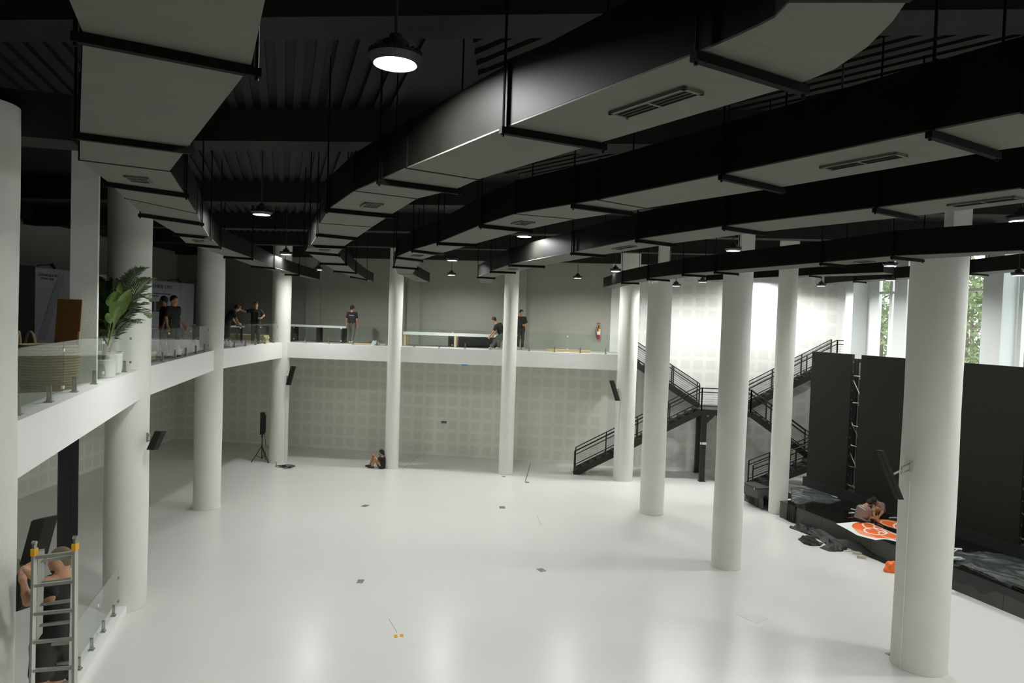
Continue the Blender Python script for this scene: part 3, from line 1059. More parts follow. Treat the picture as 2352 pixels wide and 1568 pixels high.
def cloth_patch(poly3, z, amp, scale, res=.05, seed=0, dirv=(1, .3)):
    poly = [(p.x, p.y) for p in poly3]
    xs = [p[0] for p in poly]
    ys = [p[1] for p in poly]
    x0, x1, y0, y1 = min(xs), max(xs), min(ys), max(ys)
    nx, ny = int((x1 - x0) / res) + 2, int((y1 - y0) / res) + 2
    idx = {}
    vs, fs = [], []
    for i in range(nx):
        for j in range(ny):
            p = Vector((x0 + i * res, y0 + j * res))
            if inside(p, poly):
                e = min(1, edge_dist(p, poly) / .10)
                q = p * scale
                a = q.x * dirv[0] + q.y * dirv[1]
                nv = noise.noise(Vector((a * 1.0 + seed, (-q.x * dirv[1] + q.y * dirv[0]) * .35, seed)))
                nv2 = noise.noise(Vector((q.x * 1.1 + seed, q.y * 1.1, seed + 5)))
                rid = (1 - abs(nv) * 2.2) ** 3 if abs(nv) < .45 else 0
                h = amp * (rid * .7 + .45 * abs(nv2)) * (.35 + .65 * e) + .006
                idx[(i, j)] = len(vs)
                vs.append(Vector((p.x, p.y, z + h)))
    for (i, j), k in idx.items():
        c = [(i, j), (i + 1, j), (i + 1, j + 1), (i, j + 1)]
        if all(q in idx for q in c):
            fs.append(tuple(idx[q] for q in c))
    n = len(vs)
    # rim down to the surface so that the cloth has thickness
    bm = bmesh.new()
    bv = [bm.verts.new(v) for v in vs]
    for f in fs:
        bm.faces.new([bv[i] for i in f])
    be = [e for e in bm.edges if e.is_boundary]
    r = bmesh.ops.extrude_edge_only(bm, edges=be)
    for g in r['geom']:
        if isinstance(g, bmesh.types.BMVert):
            g.co.z = z + .001
    me = bpy.data.meshes.new('cloth')
    bm.normal_update()
    bm.to_mesh(me)
    bm.free()
    return me


PX = lambda lst, z=0.0: [G(x, y, z) for x, y in lst]
o = obj('stage_cloth', cloth_patch(PX([(1816, 1120), (1846, 1119), (1880, 1128), (1915, 1140), (1936, 1150), (1910, 1157), (1870, 1153), (1836, 1160), (1816, 1152)], ZS), ZS, .07, 3.0, .03, 3, (.5, 1)), M_clothg, smooth='all')
tag(o, 'crumpled dark cloth spread on the stage beside the slim column', 'cloth')
a, b = on_plane(1808, 1150, SP(0, -.03), N3), on_plane(1827, 1158, SP(0, -.03), N3)
o = obj('hanging_cloth', fold_sheet(Vector((a.x, a.y, 0)), Vector((b.x, b.y, 0)), ZS + .02, .02, .035, 26, N3, nx=40), M_cloth, smooth='all')
tag(o, 'black cloth hanging down the stage front beside the slim column', 'cloth')
o = obj('floor_cloth', cloth_patch(PX([(1812, 1212), (1834, 1205), (1862, 1213), (1888, 1227), (1912, 1240), (1930, 1250), (1949, 1261), (1934, 1267), (1905, 1267), (1880, 1258), (1898, 1251), (1884, 1241), (1855, 1228), (1832, 1219)]), 0, .17, 4.2, .022, 11), M_cloth, smooth='all')
tag(o, 'long crumpled black cloth lying along the foot of the stage', 'cloth')
o = obj('floor_cloth', cloth_patch(PX([(1832, 1238), (1850, 1233), (1872, 1240), (1892, 1248), (1885, 1254), (1862, 1254), (1845, 1249)]), 0, .17, 4.6, .02, 23), M_shorts, smooth='all')
tag(o, 'small crumpled charcoal cloth heap on the white floor', 'cloth')
o = obj('stage_cloth', cloth_patch(PX([(2150, 1272), (2200, 1269), (2260, 1270), (2320, 1280), (2352, 1288), (2440, 1335), (2500, 1430), (2352, 1361), (2270, 1322), (2150, 1272)], ZS), ZS, .10, 2.8, .03, 31, (.7, .7)), M_clothg, smooth='all')
tag(o, 'large dark green cloth spread on the stage right of the massive column', 'cloth')
a, b = on_plane(2178, 1300, SP(0, -.03), N3), on_plane(2480, 1420, SP(0, -.03), N3)
o = obj('hanging_cloth', fold_sheet(Vector((a.x, a.y, 0)), Vector((b.x, b.y, 0)), ZS + .02, .3, .012, 20, N3, nx=80, bot=[.26, .24, .30, .20, .42, .40, .38, .36, .33, .3, .3]), M_cloth, smooth='all')
tag(o, 'dark cloth edge hanging over the stage front right of the massive column', 'cloth')
a, b = on_plane(1735, 1150, G(1709, 1149) + N3 * .05, N3), on_plane(1762, 1160, G(1709, 1149) + N3 * .05, N3)
o = obj('hanging_cloth', fold_sheet(Vector((a.x - .25, a.y + .3, 0)), Vector((b.x, b.y, 0)), .5, .05, .05, 14, N3, nx=40, bot=[.28, .10, .02, .01, .02, .12, .3]), M_cloth, smooth='all')
tag(o, 'black cloth hanging from the equipment case over the low step', 'cloth')
# low black strip with an uneven top along the stage foot
a, b = on_plane(1862, 1216, SP(0, -.05), N3), on_plane(2040, 1294, SP(0, -.05), N3)
prof = [.05, .16, .17, .12, .10, .17, .22, .24, .15, .08, .07, .05]
nx = 60
vs, fs = [], []
for i in range(nx + 1):
    u = i / nx
    h = float(np.interp(u, np.linspace(0, 1, len(prof)), prof)) + .02 * noise.noise(Vector((u * 30, 0, 0)))
    p = Vector((a.x, a.y, 0)).lerp(Vector((b.x, b.y, 0)), u)
    for (off, z) in ((.02, h), (-.05, h * .8), (-.10 - .03 * noise.noise(Vector((u * 20, 3, 0))), h * .35), (-.16, .004)):
        vs.append(p - N3 * (off + .03) + UP * z)
for i in range(nx):
    for j in range(3):
        p = i * 4 + j
        fs.append((p, p + 1, p + 5, p + 4))
o = obj('uneven_strip', MB().add(vs, fs), M_cloth, smooth='all')
tag(o, 'low uneven black strip against the stage front below the orange banner', 'cloth')

# orange banner sheets
ZB = ZS + .006


def sheet(name, polypx, z, m, parent=None, th=.003, o0=None):
    pts = [G(x, y, z) for x, y in polypx]
    o0 = o0 or Vector((0, 0, 0))
    b = [p - o0 for p in pts]
    n = len(b)
    mb = MB().add(b + [p + UP * th for p in b], [tuple(range(n - 1, -1, -1)), tuple(range(n, 2 * n))] + [(i, (i + 1) % n, (i + 1) % n + n, i + n) for i in range(n)])
    return obj(name, mb, m, parent)


def ring_px(cx, cy, rx, ry, w, z, m, parent, o0, rot=0.0, a0=0, a1=2 * math.pi):
    vs, fs = [], []
    n = 40
    for i in range(n + 1):
        a = a0 + (a1 - a0) * i / n
        for k in (1.0, 1.0 - w):
            x, y = rx * k * math.cos(a), ry * k * math.sin(a)
            p = G(cx + x * math.cos(rot) - y * math.sin(rot), cy + x * math.sin(rot) + y * math.cos(rot), z) - o0
            vs += [p, p + UP * .002]
    for i in range(n):
        q = i * 4
        fs += [(q + 1, q + 3, q + 7, q + 5), (q, q + 4, q + 6, q + 2), (q, q + 1, q + 5, q + 4), (q + 2, q + 6, q + 7, q + 3)]
    return obj('ring_print', MB().add(vs, fs), m, parent)


o0 = G(2000, 1220, ZB)
t = thing('banner_sheet', 'white cornered orange banner sheet with pale rings at the stage edge', 'banner', o0, group=None)
sheet('sheet', [(1920, 1202), (1968, 1198), (1992, 1200), (2010, 1206), (2068, 1230), (2110, 1246), (2110, 1256), (2066, 1245), (2040, 1239), (2030, 1238), (2011, 1240), (1969, 1229), (1945, 1215)], ZB, M_whitev, t, o0=o0)
sheet('orange_print', [(1959, 1203), (1966, 1200), (1978, 1199), (1994, 1201), (2010, 1207), (2068, 1231), (2108, 1247), (2108, 1253), (2066, 1242), (2042, 1236), (2012, 1235), (1985, 1229), (1972, 1224), (1962, 1214), (1956, 1208)], ZB + .004, M_orange, t, o0=o0)
sheet('light_print', [(1958, 1211), (1975, 1216), (2014, 1234.5), (1986, 1229), (1972, 1224)], ZB + .007, M_orangel, t, o0=o0)
ring_px(2001, 1209, 23, 7.5, .22, ZB + .008, M_peach, t, o0, .30, 1.5, 5.0)
ring_px(2026, 1215, 22, 7, .22, ZB + .008, M_peach, t, o0, .33, .6, 3.6)
ring_px(2010.5, 1220, 28, 7.6, .17, ZB + .010, M_whitev, t, o0, .13)
ring_px(2042, 1229, 27, 6.5, .18, ZB + .011, M_peach, t, o0, .25)
o0 = G(2050, 1205, ZB)
t = thing('banner_sheet', 'second orange banner sheet with white ring by the kneeling workers', 'banner', o0)
sheet('orange_print', [(2007, 1196), (2022, 1192), (2040, 1193), (2070, 1198), (2110, 1212), (2110, 1232), (2068, 1219), (2030, 1204)], ZB + .001, M_orange, t, o0=o0)
ring_px(2048, 1204, 28, 7, .16, ZB + .005, M_peach, t, o0, .25)
ring_px(2072, 1210, 22, 7.5, .2, ZB + .007, M_whitev, t, o0, .2)

# ------------------------------------------------------------------ speakers
def column_speaker(top, bot, w, dp, lab, wall=None, side=None):
    top, bot = Vector(top), Vector(bot)
    c = (top + bot) / 2
    t = thing('column_speaker', lab, 'speaker', c, group='column loudspeakers on brackets')
    ax = (top - bot)
    L = ax.length
    ax.normalize()
    sd = Vector(side).normalized()
    fw = sd.cross(ax).normalized()
    R = Matrix((sd, fw, ax)).transposed()
    obj('cabinet', MB().box((0, 0, 0), (w, dp, L), R), M_blackm, t)
    obj('grille', MB().box(sd * (w / 2 + .004), (.008, dp * .88, L * .96), R), M_led, t)
    obj('end_cap', MB().box(ax * (L / 2 + .006), (w * .96, dp * .9, .012), R), M_stage, t)
    if wall is not None:
        wl = Vector(wall) - c
        m = MB().bar(wl * .98 + UP * .10, wl * .98 - UP * .10, .05, .03)
        m.tube([wl + UP * .06, wl * .55 + UP * .06], .013, 6)
        m.tube([wl - UP * .06, wl * .55 - UP * .06], .013, 6)
        m.tube([wl * .55 + UP * .08, wl * .55 - UP * .08], .015, 6)
        m.tube([wl * .55, -sd * (w / 2)], .02, 6)
        obj('bracket', m, M_steel, t)
    return t


column_speaker(D(103, 1190, 8.05), D(46, 1400, 8.0), .17, .20, 'black column speaker the person on the ladder is fitting', COLS['c1'][0] + Vector((.12, .42, 3.62)), (1, -.2, .3))
column_speaker(D(369, 990, 15.0), D(350, 1032, 15.0), .15, .18, 'black column speaker on the palm column', COLS['c2'][0] + Vector((.44, 0, 3.75)), (1, -.2, 0))
column_speaker(D(674, 841, 30.1), D(662, 884, 30.1), .14, .17, 'black column speaker on the corner column above the cable coil', COLS['c4'][0] + Vector((.36, -.18, 3.7)), (1, -.3, 0))
column_speaker(D(1405, 874, 28.7), D(1419, 920, 28.7), .14, .17, 'black column speaker on the column in front of the stairs', COLS['c7'][0] + Vector((-.36, -.2, 3.75)), (-1, -.3, 0))
column_speaker(D(2022, 1035, 13.3), D(2066, 1146, 13.3), .09, .13, 'black column speaker on the massive column above the crouching workers', COLS['c12'][0] + Vector((-.47, -.2, 4.0)), (-1, -.2, 0))

# speaker on its tripod
bp = G(601, 1060)
t = thing('tripod_speaker', 'black speaker on a tripod stand beside the corner column', 'speaker', bp)
zz = lambda y: (D(601, y, bp.y)).z
zt, zb_ = zz(947), zz(997)
obj('cabinet', MB().box((0, 0, (zt + zb_) / 2), (.15, .18, zt - zb_)), M_blackm, t)
obj('rear_amplifier', MB().box((.09, .02, (zt + zb_) / 2 - .02), (.06, .14, (zt - zb_) * .82)), M_blackm, t)
obj('pole', MB().tube([(0, 0, .12), (0, 0, zb_)], .02, 8), M_blackm, t)
obj('collar', MB().tube([(0, 0, zb_ - .14), (0, 0, zb_ - .02)], .036, 8), M_blackm, t)
obj('collar', MB().tube([(0, 0, .62), (0, 0, .70)], .034, 8), M_blackm, t)
for a in (-2.7, -.5, 1.5):
    d = Vector((math.cos(a), math.sin(a), 0))
    lg = obj('leg', MB().tube([Vector((0, 0, .66)) + d * .02, d * .42 + UP * .02], .016, 6), M_blackm, t)
    obj('rubber_foot', MB().tube([d * .40 + UP * .045, d * .44 + UP * .008], .02, 6), M_blackm, lg)
    obj('brace', MB().tube([(0, 0, .16), d * .25 + UP * .28], .011, 6), M_blackm, t)
# cables
pts = [bp + Vector((.1, 0, zb_ + .05)), bp + Vector((.16, .02, zb_ - .5)), bp + Vector((.35, 0, .6)), bp + Vector((.6, -.05, .12)), G(636, 1069) + UP * .012, G(650, 1071) + UP * .012]
cu = []
for i in range(len(pts) - 1):
    for k in range(6):
        cu.append(pts[i].lerp(pts[i + 1], k / 6))
cen = G(657, 1072)
for k in range(110):
    a = k * .29
    r = .26 + .10 * math.sin(k * .37) + .05 * math.sin(k * .83)
    cu.append(cen + Vector((math.cos(a) * r + .05 * math.sin(k * .21), math.sin(a) * r * .9, .012 + .0003 * k)))
o = obj('cable_coil', MB().tube(cu, .010, 5), M_blackm)
tag(o, 'black cable running from the tripod speaker into a coil on the floor', 'cable')

# ------------------------------------------------------------------ ladder
al, ar = D(79, 1266, 6.8), D(173, 1254, 6.8)
t = thing('folding_ladder', 'tall aluminium folding ladder with yellow hinge caps', 'ladder', Vector(((al.x + ar.x) / 2, 6.8, 0)))
o0 = Vector(t.location)
VD = Vector((-.655, 1, 0)).normalized()
for side, ty in (('front', -.12), ('rear', 1.75)):
    inset = .0 if side == 'front' else .035
    feet = [Vector((al.x - .03 + inset, al.y, .02)) + VD * ty, Vector((ar.x + .03 - inset, ar.y, .02)) + VD * ty]
    tops = [al + Vector((inset, .0 if side == 'front' else .05, 0)), ar + Vector((-inset, .0 if side == 'front' else .05, 0))]
    for f_, p_ in zip(feet, tops):
        st_ = obj('stile', MB().bar(f_ - o0, p_ - o0, .055, .026), M_alu, t)
        obj('rubber_foot', MB().box(f_ - o0, (.05, .09, .04)), M_blackm, st_)
    ln = (tops[0] - feet[0]).length
    k = 1
    while k * .28 < ln - .02:
        u = 1 - (k * .28 - (.22 if side == 'front' else .14)) / ln
        if u < .01:
            break
        a_, b_ = feet[0].lerp(tops[0], u), feet[1].lerp(tops[1], u)
        obj('rung', MB().bar(a_ - o0, b_ - o0, .032 if side == 'front' else .028, .03), M_alu, t)
        k += 1
for p_ in (al, ar):
    obj('hinge_cap', MB().box(p_ - o0 + UP * -.005, (.04, .06, .07)), M_yellow, t)
    obj('hinge', MB().box(p_ - o0 + UP * .05, (.022, .04, .06)).tube([p_ - o0 + Vector((-.02, 0, .085)), p_ - o0 + Vector((.02, 0, .085))], .02, 10), M_steel, t)

# ================================================================== part 3: people
def surface_nets(Fv, org, h):
    S = Fv < 0
    nx, ny, nz = Fv.shape
    acc = np.zeros((nx - 1, ny - 1, nz - 1, 3))
    cnt = np.zeros((nx - 1, ny - 1, nz - 1))
    cn = [(a, b, c) for a in (0, 1) for b in (0, 1) for c in (0, 1)]
    sl = lambda o: tuple(slice(o[i], o[i] + Fv.shape[i] - 1) for i in range(3))
    for a in cn:
        for ax in range(3):
            if a[ax]:
                continue
            b = list(a)
            b[ax] = 1
            fa, fb = Fv[sl(a)], Fv[sl(b)]
            cr = (fa < 0) != (fb < 0)
            den = fa - fb
            t = np.where(cr, fa / np.where(np.abs(den) < 1e-9, 1e-9, den), 0)
            for k in range(3):
                acc[..., k] += np.where(cr, a[k] + (t if k == ax else 0), 0)
            cnt += cr
    m = cnt > 0
    idx = -np.ones(m.shape, int)
    idx[m] = np.arange(m.sum())
    ii = np.argwhere(m)
    V = (ii + acc[m] / cnt[m][:, None]) * h + org
    faces = []
    for ax in range(3):
        o = [(1, 2), (2, 0), (0, 1)][ax]
        s0 = [slice(None)] * 3
        s1 = [slice(None)] * 3
        s0[ax] = slice(0, -1)
        s1[ax] = slice(1, None)
        ch = S[tuple(s0)] != S[tuple(s1)]
        e = np.argwhere(ch)
        ok = (e[:, o[0]] > 0) & (e[:, o[1]] > 0) & (e[:, o[0]] < Fv.shape[o[0]] - 1) & (e[:, o[1]] < Fv.shape[o[1]] - 1)
        e = e[ok]
        if len(e) == 0:
            continue
        ins = S[e[:, 0], e[:, 1], e[:, 2]]
        q = []
        for d0, d1 in ((1, 1), (0, 1), (0, 0), (1, 0)):
            c = e.copy()
            c[:, o[0]] -= d0
            c[:, o[1]] -= d1
            q.append(idx[c[:, 0], c[:, 1], c[:, 2]])
        q = np.stack(q, 1)
        q[~ins] = q[~ins][:, ::-1]
        faces.append(q)
    return V, np.concatenate(faces)


def blob(prims, res, k=.018, clips=(), pad=.05):
    """smooth union of tapered capsules (a, b, ra, rb) and ellipsoids ('e', c, radii, R); clips = (point, normal): keep the side the normal points to"""
    lo = np.array([9e9] * 3)
    hi = -lo
    for p in prims:
        if p[0] == 'e':
            r = max(p[2])
            c = np.array(p[1])
            lo = np.minimum(lo, c - r)
            hi = np.maximum(hi, c + r)
        else:
            for q, r in ((p[0], p[2]), (p[1], p[3])):
                lo = np.minimum(lo, np.array(q) - r)
                hi = np.maximum(hi, np.array(q) + r)
    lo -= pad
    hi += pad
    n = np.ceil((hi - lo) / res).astype(int) + 1
    gx, gy, gz = [(lo[i] + np.arange(n[i]) * res).astype(np.float32) for i in range(3)]
    X, Y, Z = np.meshgrid(gx, gy, gz, indexing='ij')
    E_ = np.zeros(X.shape, np.float32)
    for p in prims:
        if p[0] == 'e':
            c, r, Rm = p[1], p[2], p[3] if len(p) > 3 else None
            dx, dy, dz = X - c[0], Y - c[1], Z - c[2]
            if Rm is not None:
                a = [dx * Rm[0][i] + dy * Rm[1][i] + dz * Rm[2][i] for i in range(3)]
            else:
                a = [dx, dy, dz]
            q = np.sqrt((a[0] / r[0]) ** 2 + (a[1] / r[1]) ** 2 + (a[2] / r[2]) ** 2)
            d = (q - 1) * min(r)
        else:
            a, b = np.array(p[0], float), np.array(p[1], float)
            ab = b - a
            L2 = max(1e-9, ab @ ab)
            t = np.clip(((X - a[0]) * ab[0] + (Y - a[1]) * ab[1] + (Z - a[2]) * ab[2]) / L2, 0, 1)
            d = np.sqrt((X - a[0] - t * ab[0]) ** 2 + (Y - a[1] - t * ab[1]) ** 2 + (Z - a[2] - t * ab[2]) ** 2) - (p[2] + (p[3] - p[2]) * t)
        E_ += np.exp(np.clip(-d / k, -60, 30))
    Fv = -k * np.log(np.maximum(E_, 1e-25))
    for pt, nr in clips:
        Fv = np.maximum(Fv, -((X - pt[0]) * nr[0] + (Y - pt[1]) * nr[1] + (Z - pt[2]) * nr[2]))
    V, Q = surface_nets(Fv, lo, res)
    me = bpy.data.meshes.new('body')
    me.from_pydata(V.tolist(), [], Q.tolist())
    me.polygons.foreach_set('use_smooth', [True] * len(me.polygons))
    return me


def ln(a, b, t):
    return a + (b - a) * t


def hand_prims(w, d, side, s=1.0, curl=.5, thumb=None):
    """w wrist, d direction of the fingers, side = direction across the palm towards the thumb"""
    d = d.normalized()
    side = (side - d * side.dot(d)).normalized()
    pn = d.cross(side).normalized()
    P = []
    kn = w + d * .085 * s
    for k in range(4):
        off = side * (.030 - .020 * k) * s
        P.append((w + off * .55, kn + off, .017 * s, .013 * s))
        L = (.075, .083, .078, .060)[k] * s
        d1 = (d * math.cos(curl) + pn * math.sin(curl)).normalized()
        d2 = (d * math.cos(curl * 2.2) + pn * math.sin(curl * 2.2)).normalized()
        m = kn + off * 1.12 + d1 * L * .5
        P.append((kn + off, m, .0105 * s, .0095 * s))
        P.append((m, m + d2 * L * .5, .0095 * s, .008 * s))
    tb = w + d * .025 * s + side * .030 * s
    tm = tb + (d * .7 + side * .7).normalized() * .04 * s
    P.append((tb - side * .01, tm, .015 * s, .012 * s))
    P.append((tm, tm + (d * .95 + side * .2 + pn * .25).normalized() * .035 * s, .011 * s, .009 * s))
    return P


def person(lab, J, s=1.0, res=.016, skin=None, shirt=None, pants=None, longp=True, shoe=None, hair='short', hairm=None, group=None, tight=0.0, extra=None, bulk=1.0, grips=(.5, .5)):
    """J: world joints. feet/hands etc. are all given; s scales thicknesses"""
    V = {k: Vector(v) for k, v in J.items()}
    low = min([V['tL'], V['tR'], V['aL'], V['aR'], V['P']], key=lambda q: q.z)
    o0 = Vector((V['P'].x, V['P'].y, min(v.z for v in (V['tL'], V['tR'])) - .03 * s))
    if extra and 'base' in extra:
        o0.z = extra['base']
    for k in V:
        if k not in ('f', 'upd'):
            V[k] = V[k] - o0
    f = V['f'].normalized()
    hc = V['H']
    hu = (hc - V['N']).normalized()
    hu = (hu + UP * .6).normalized()
    hf = (f - hu * f.dot(hu)).normalized()
    hl = hu.cross(hf).normalized()
    Rh = [[hf[i], hl[i], hu[i]] for i in range(3)]
    tl = (V['sL'] - V['sR']).normalized()
    tu = (V['N'] - V['P']).normalized()
    b = bulk
    sk = []
    # head
    sk.append(('e', hc + hu * .03 * s - hf * .008 * s, (.095 * s, .075 * s, .100 * s), Rh))
    sk.append(('e', hc - hu * .035 * s + hf * .025 * s, (.068 * s, .058 * s, .075 * s), Rh))
    sk.append((hc - hu * .085 * s + hf * .055 * s, hc - hu * .08 * s + hf * .065 * s, .024 * s, .022 * s))
    sk.append((hc + hu * .012 * s + hf * .088 * s, hc - hu * .022 * s + hf * .106 * s, .011 * s, .015 * s))
    sk.append((hc - hu * .055 * s + hf * .084 * s + hl * .02 * s, hc - hu * .055 * s + hf * .084 * s - hl * .02 * s, .010 * s, .010 * s))
    sk.append((hc + hu * .035 * s + hf * .082 * s + hl * .03 * s, hc + hu * .035 * s + hf * .082 * s - hl * .03 * s, .012 * s, .012 * s))
    for q in (1, -1):
        sk.append(('e', hc + hl * .076 * s * q - hf * .005 * s, (.024 * s, .010 * s, .034 * s), Rh))
    sk.append((V['N'] - tu * .02, ln(V['N'], hc, .75), .060 * s * b, .054 * s))
    # trunk
    C, P = V['C'], V['P']
    mid = ln(P, C, .45) + (V['belly'] * 0 if 'belly' in V else Vector((0, 0, 0)))
    for q in (.75, -.75):
        wv = tl * .085 * s * q
        sk.append((P + wv, ln(P, C, .5) + wv * .85, .098 * s * b, .094 * s * b))
        sk.append((ln(P, C, .5) + wv * .85, C + wv * 1.15, .094 * s * b, .100 * s * b))
    sk.append((V['sL'], V['sR'], .062 * s * b, .062 * s * b))
    sk.append((C, V['N'], .09 * s * b, .062 * s * b))
    for q in 'LR':
        S_, E_, W_ = V['s' + q], V['e' + q], V['w' + q]
        sk.append((S_, E_, .048 * s, .038 * s))
        sk.append((E_, ln(E_, W_, .35), .037 * s, .038 * s))
        sk.append((ln(E_, W_, .35), W_, .038 * s, .025 * s))
        hd = V['h' + q] - W_
        side = V.get('th' + q)
        if side is None:
            side = f if abs(hd.normalized().dot(f)) < .8 else UP
        else:
            side = side + o0
        sk += hand_prims(W_, hd, Vector(side), s, grips[0 if q == 'L' else 1])
        sk.append((V['q' + q], V['k' + q], .085 * s * b, .056 * s))
        sk.append((V['k' + q], ln(V['k' + q], V['a' + q], .35), .054 * s, .056 * s))
        sk.append((ln(V['k' + q], V['a' + q], .35), V['a' + q], .056 * s, .038 * s))
        sk.append((V['a' + q], V['t' + q], .040 * s, .028 * s))
    root = thing('person', lab, 'person', o0, group=group)
    obj('body', blob(sk, res, .012 * s), skin or M_skin, root)
    for q in (1, -1):
        obj('eye', MB().lathe([(.001, -.009 * s), (.008 * s, -.004 * s), (.008 * s, .004 * s), (.001, .009 * s)], hc + hu * .018 * s + hf * .083 * s + hl * .031 * s * q, 8), M_eye, root, smooth='all')
    # shirt
    x = .020 * s + tight
    sh = []
    for q in (.75, -.75):
        wv = tl * .085 * s * q
        sh.append((P - tu * .06 + wv * 1.05, ln(P, C, .5) + wv, .105 * s * b + x, .098 * s * b + x))
        sh.append((ln(P, C, .5) + wv, C + wv * 1.15, .098 * s * b + x, .100 * s * b + x))
    sh.append((V['sL'], V['sR'], .062 * s * b + x * .8, .062 * s * b + x * .8))
    sh.append((C, ln(C, V['N'], .6), .09 * s * b + x, .07 * s * b + x))
    for q in 'LR':
        S_, E_ = V['s' + q], V['e' + q]
        sh.append((S_, ln(S_, E_, .62), .054 * s + x, .048 * s + x * 1.2))
    hem = P - tu * .07 * s
    nk = V['N'] + tu * .012
    shobj = obj('shirt', blob(sh, res, .014 * s, clips=[(hem, tu), (nk, -tu)]), shirt or M_shirtb, root)
    # trousers or shorts
    pr = []
    y = .018 * s
    wst = P + tu * .05
    for q in 'LR':
        pr.append((V['q' + q], ln(V['q' + q], V['k' + q], 1 if longp else .78), .090 * s * b + y, (.060 if longp else .082) * s + y * (1 if longp else 1.3)))
        if longp:
            pr.append((V['k' + q], ln(V['k' + q], V['a' + q], .93), .060 * s + y, .050 * s + y))
    pr.append((V['qL'], V['qR'], .095 * s * b + y, .095 * s * b + y))
    pr.append((P + tl * .06 * s, P - tl * .06 * s, .10 * s * b + y * .5, .10 * s * b + y * .5))
    obj('trousers' if longp else 'shorts', blob(pr, res, .014 * s, clips=[(wst, -tu)]), pants or M_jeans, root)
    for q in 'LR':
        a, tt = V['a' + q], V['t' + q]
        fw = (tt - a)
        fw.z = 0
        fw.normalize()
        gz = tt.z - .03 * s
        heel = Vector((a.x, a.y, gz + .045 * s)) - fw * .045 * s
        pr = [(heel, Vector((tt.x, tt.y, gz + .035 * s)), .046 * s, .040 * s), (a - UP * .01, heel + fw * .03 * s, .048 * s, .05 * s), (heel + fw * .09 * s, Vector((tt.x, tt.y, gz + .03 * s)), .05 * s, .042 * s)]
        so = obj('shoe', blob(pr, min(res, .014), .012, clips=[(Vector((0, 0, gz)), UP)]), shoe or M_shoe, root)
        obj('sole', MB().bar(heel - fw * .02 * s - UP * (heel.z - gz - .012), Vector((tt.x, tt.y, gz + .012)) + fw * .035 * s, .088 * s, .022), M_white if shoe is M_shoeb else M_shoe, so)
    hm = hairm or M_hair
    if hair in ('short', 'long', 'cropped'):
        g = {'short': .016, 'long': .024, 'cropped': .004}[hair] * s
        pr = [('e', hc + hu * .034 * s - hf * .012 * s, (.097 * s + g, .078 * s + g, .102 * s + g), Rh)]
        if hair == 'long':
            pr.append((hc - hf * .05 * s, hc - hf * .07 * s - hu * .075 * s, .06 * s, .05 * s))
        nrm = (-hf * .88 + hu * .5).normalized()
        obj('hair', blob(pr, min(res, .012), .01, clips=[(hc + hf * .05 * s + hu * .035 * s, nrm)]), hm, root)
    if hair == 'cap':
        pr = [('e', hc + hu * .034 * s - hf * .008 * s, (.100 * s + .018, .080 * s + .018, .104 * s + .012), Rh)]
        cp = obj('cap', blob(pr, min(res, .012), .01, clips=[(hc + hu * .035 * s, (hu - hf * .15).normalized())]), M_blackm, root)
        obj('visor', blob([('e', hc + hu * .045 * s + hf * .13 * s, (.075 * s, .072 * s, .012), Rh)], .010, .006), M_blackm, cp)
    if hair == 'cropped':
        obj('beard', blob([('e', hc - hu * .055 * s + hf * .030 * s, (.072 * s, .064 * s, .062 * s), Rh), (hc - hu * .095 * s + hf * .07 * s, hc - hu * .085 * s + hf * .075 * s, .028 * s, .026 * s)], .009, .01,
                          clips=[(hc - hu * .045 * s, (-hu * .9 - hf * .25).normalized())]), M_beard, root)
    return root, shobj


def standing(pos, yaw, h, over=None):
    k = h / 1.72
    base = dict(P=(0, 0, .95), C=(0, 0, 1.30), N=(-.005, 0, 1.45), H=(.02, 0, 1.62), f=(1, 0, 0),
                sL=(0, .165, 1.385), sR=(0, -.165, 1.385), eL=(-.03, .235, 1.12), eR=(-.03, -.235, 1.12), wL=(.04, .245, .88), wR=(.04, -.245, .88), hL=(.06, .245, .80), hR=(.06, -.245, .80),
                qL=(0, .09, .90), qR=(0, -.09, .90), kL=(.02, .10, .50), kR=(.02, -.10, .50), aL=(-.03, .105, .09), aR=(-.03, -.105, .09), tL=(.11, .12, .03), tR=(.11, -.12, .03))
    base.update(over or {})
    cs, sn = math.cos(yaw), math.sin(yaw)
    out = {}
    for n, (x, y, z) in base.items():
        v = Vector((x * cs - y * sn, x * sn + y * cs, z))
        out[n] = v if n in ('f', 'thL', 'thR') else Vector(pos) + v * k
    return out


# --- person on the ladder
Jl = dict(H=D(140, 1288, 7.35), f=Vector((-1, -.10, -.12)), N=D(151, 1327, 7.38), C=D(134, 1352, 7.40), P=D(122, 1462, 7.42),
          sL=D(108, 1341, 7.20), sR=D(152, 1338, 7.60), eL=D(114, 1374, 7.12), wL=D(73, 1320, 7.22), hL=D(58, 1300, 7.36),
          eR=D(64, 1382, 7.72), wR=D(52, 1330, 7.72), hR=D(48, 1303, 7.70),
          qL=D(104, 1480, 7.32), qR=D(142, 1480, 7.50), kL=D(92, 1560, 7.22), kR=D(130, 1556, 7.40))
zr = D(100, 1650, 7.35).z
rl_ = lambda z: (al + ar) / 2 + VD * (.05 + 1.70 * (al.z - z) / al.z)
mid = rl_(zr)
Jl['aL'] = Vector((mid.x - .12, mid.y + .05, zr + .10))
Jl['aR'] = Vector((mid.x + .07, mid.y + .07, zr + .10))
Jl['tL'] = Vector((mid.x - .22, mid.y + .05, zr + .05))
Jl['tR'] = Vector((mid.x - .05, mid.y + .07, zr + .05))
Jl['thL'] = Vector((.3, -1, .4))
Jl['thR'] = Vector((.3, -.8, .3))
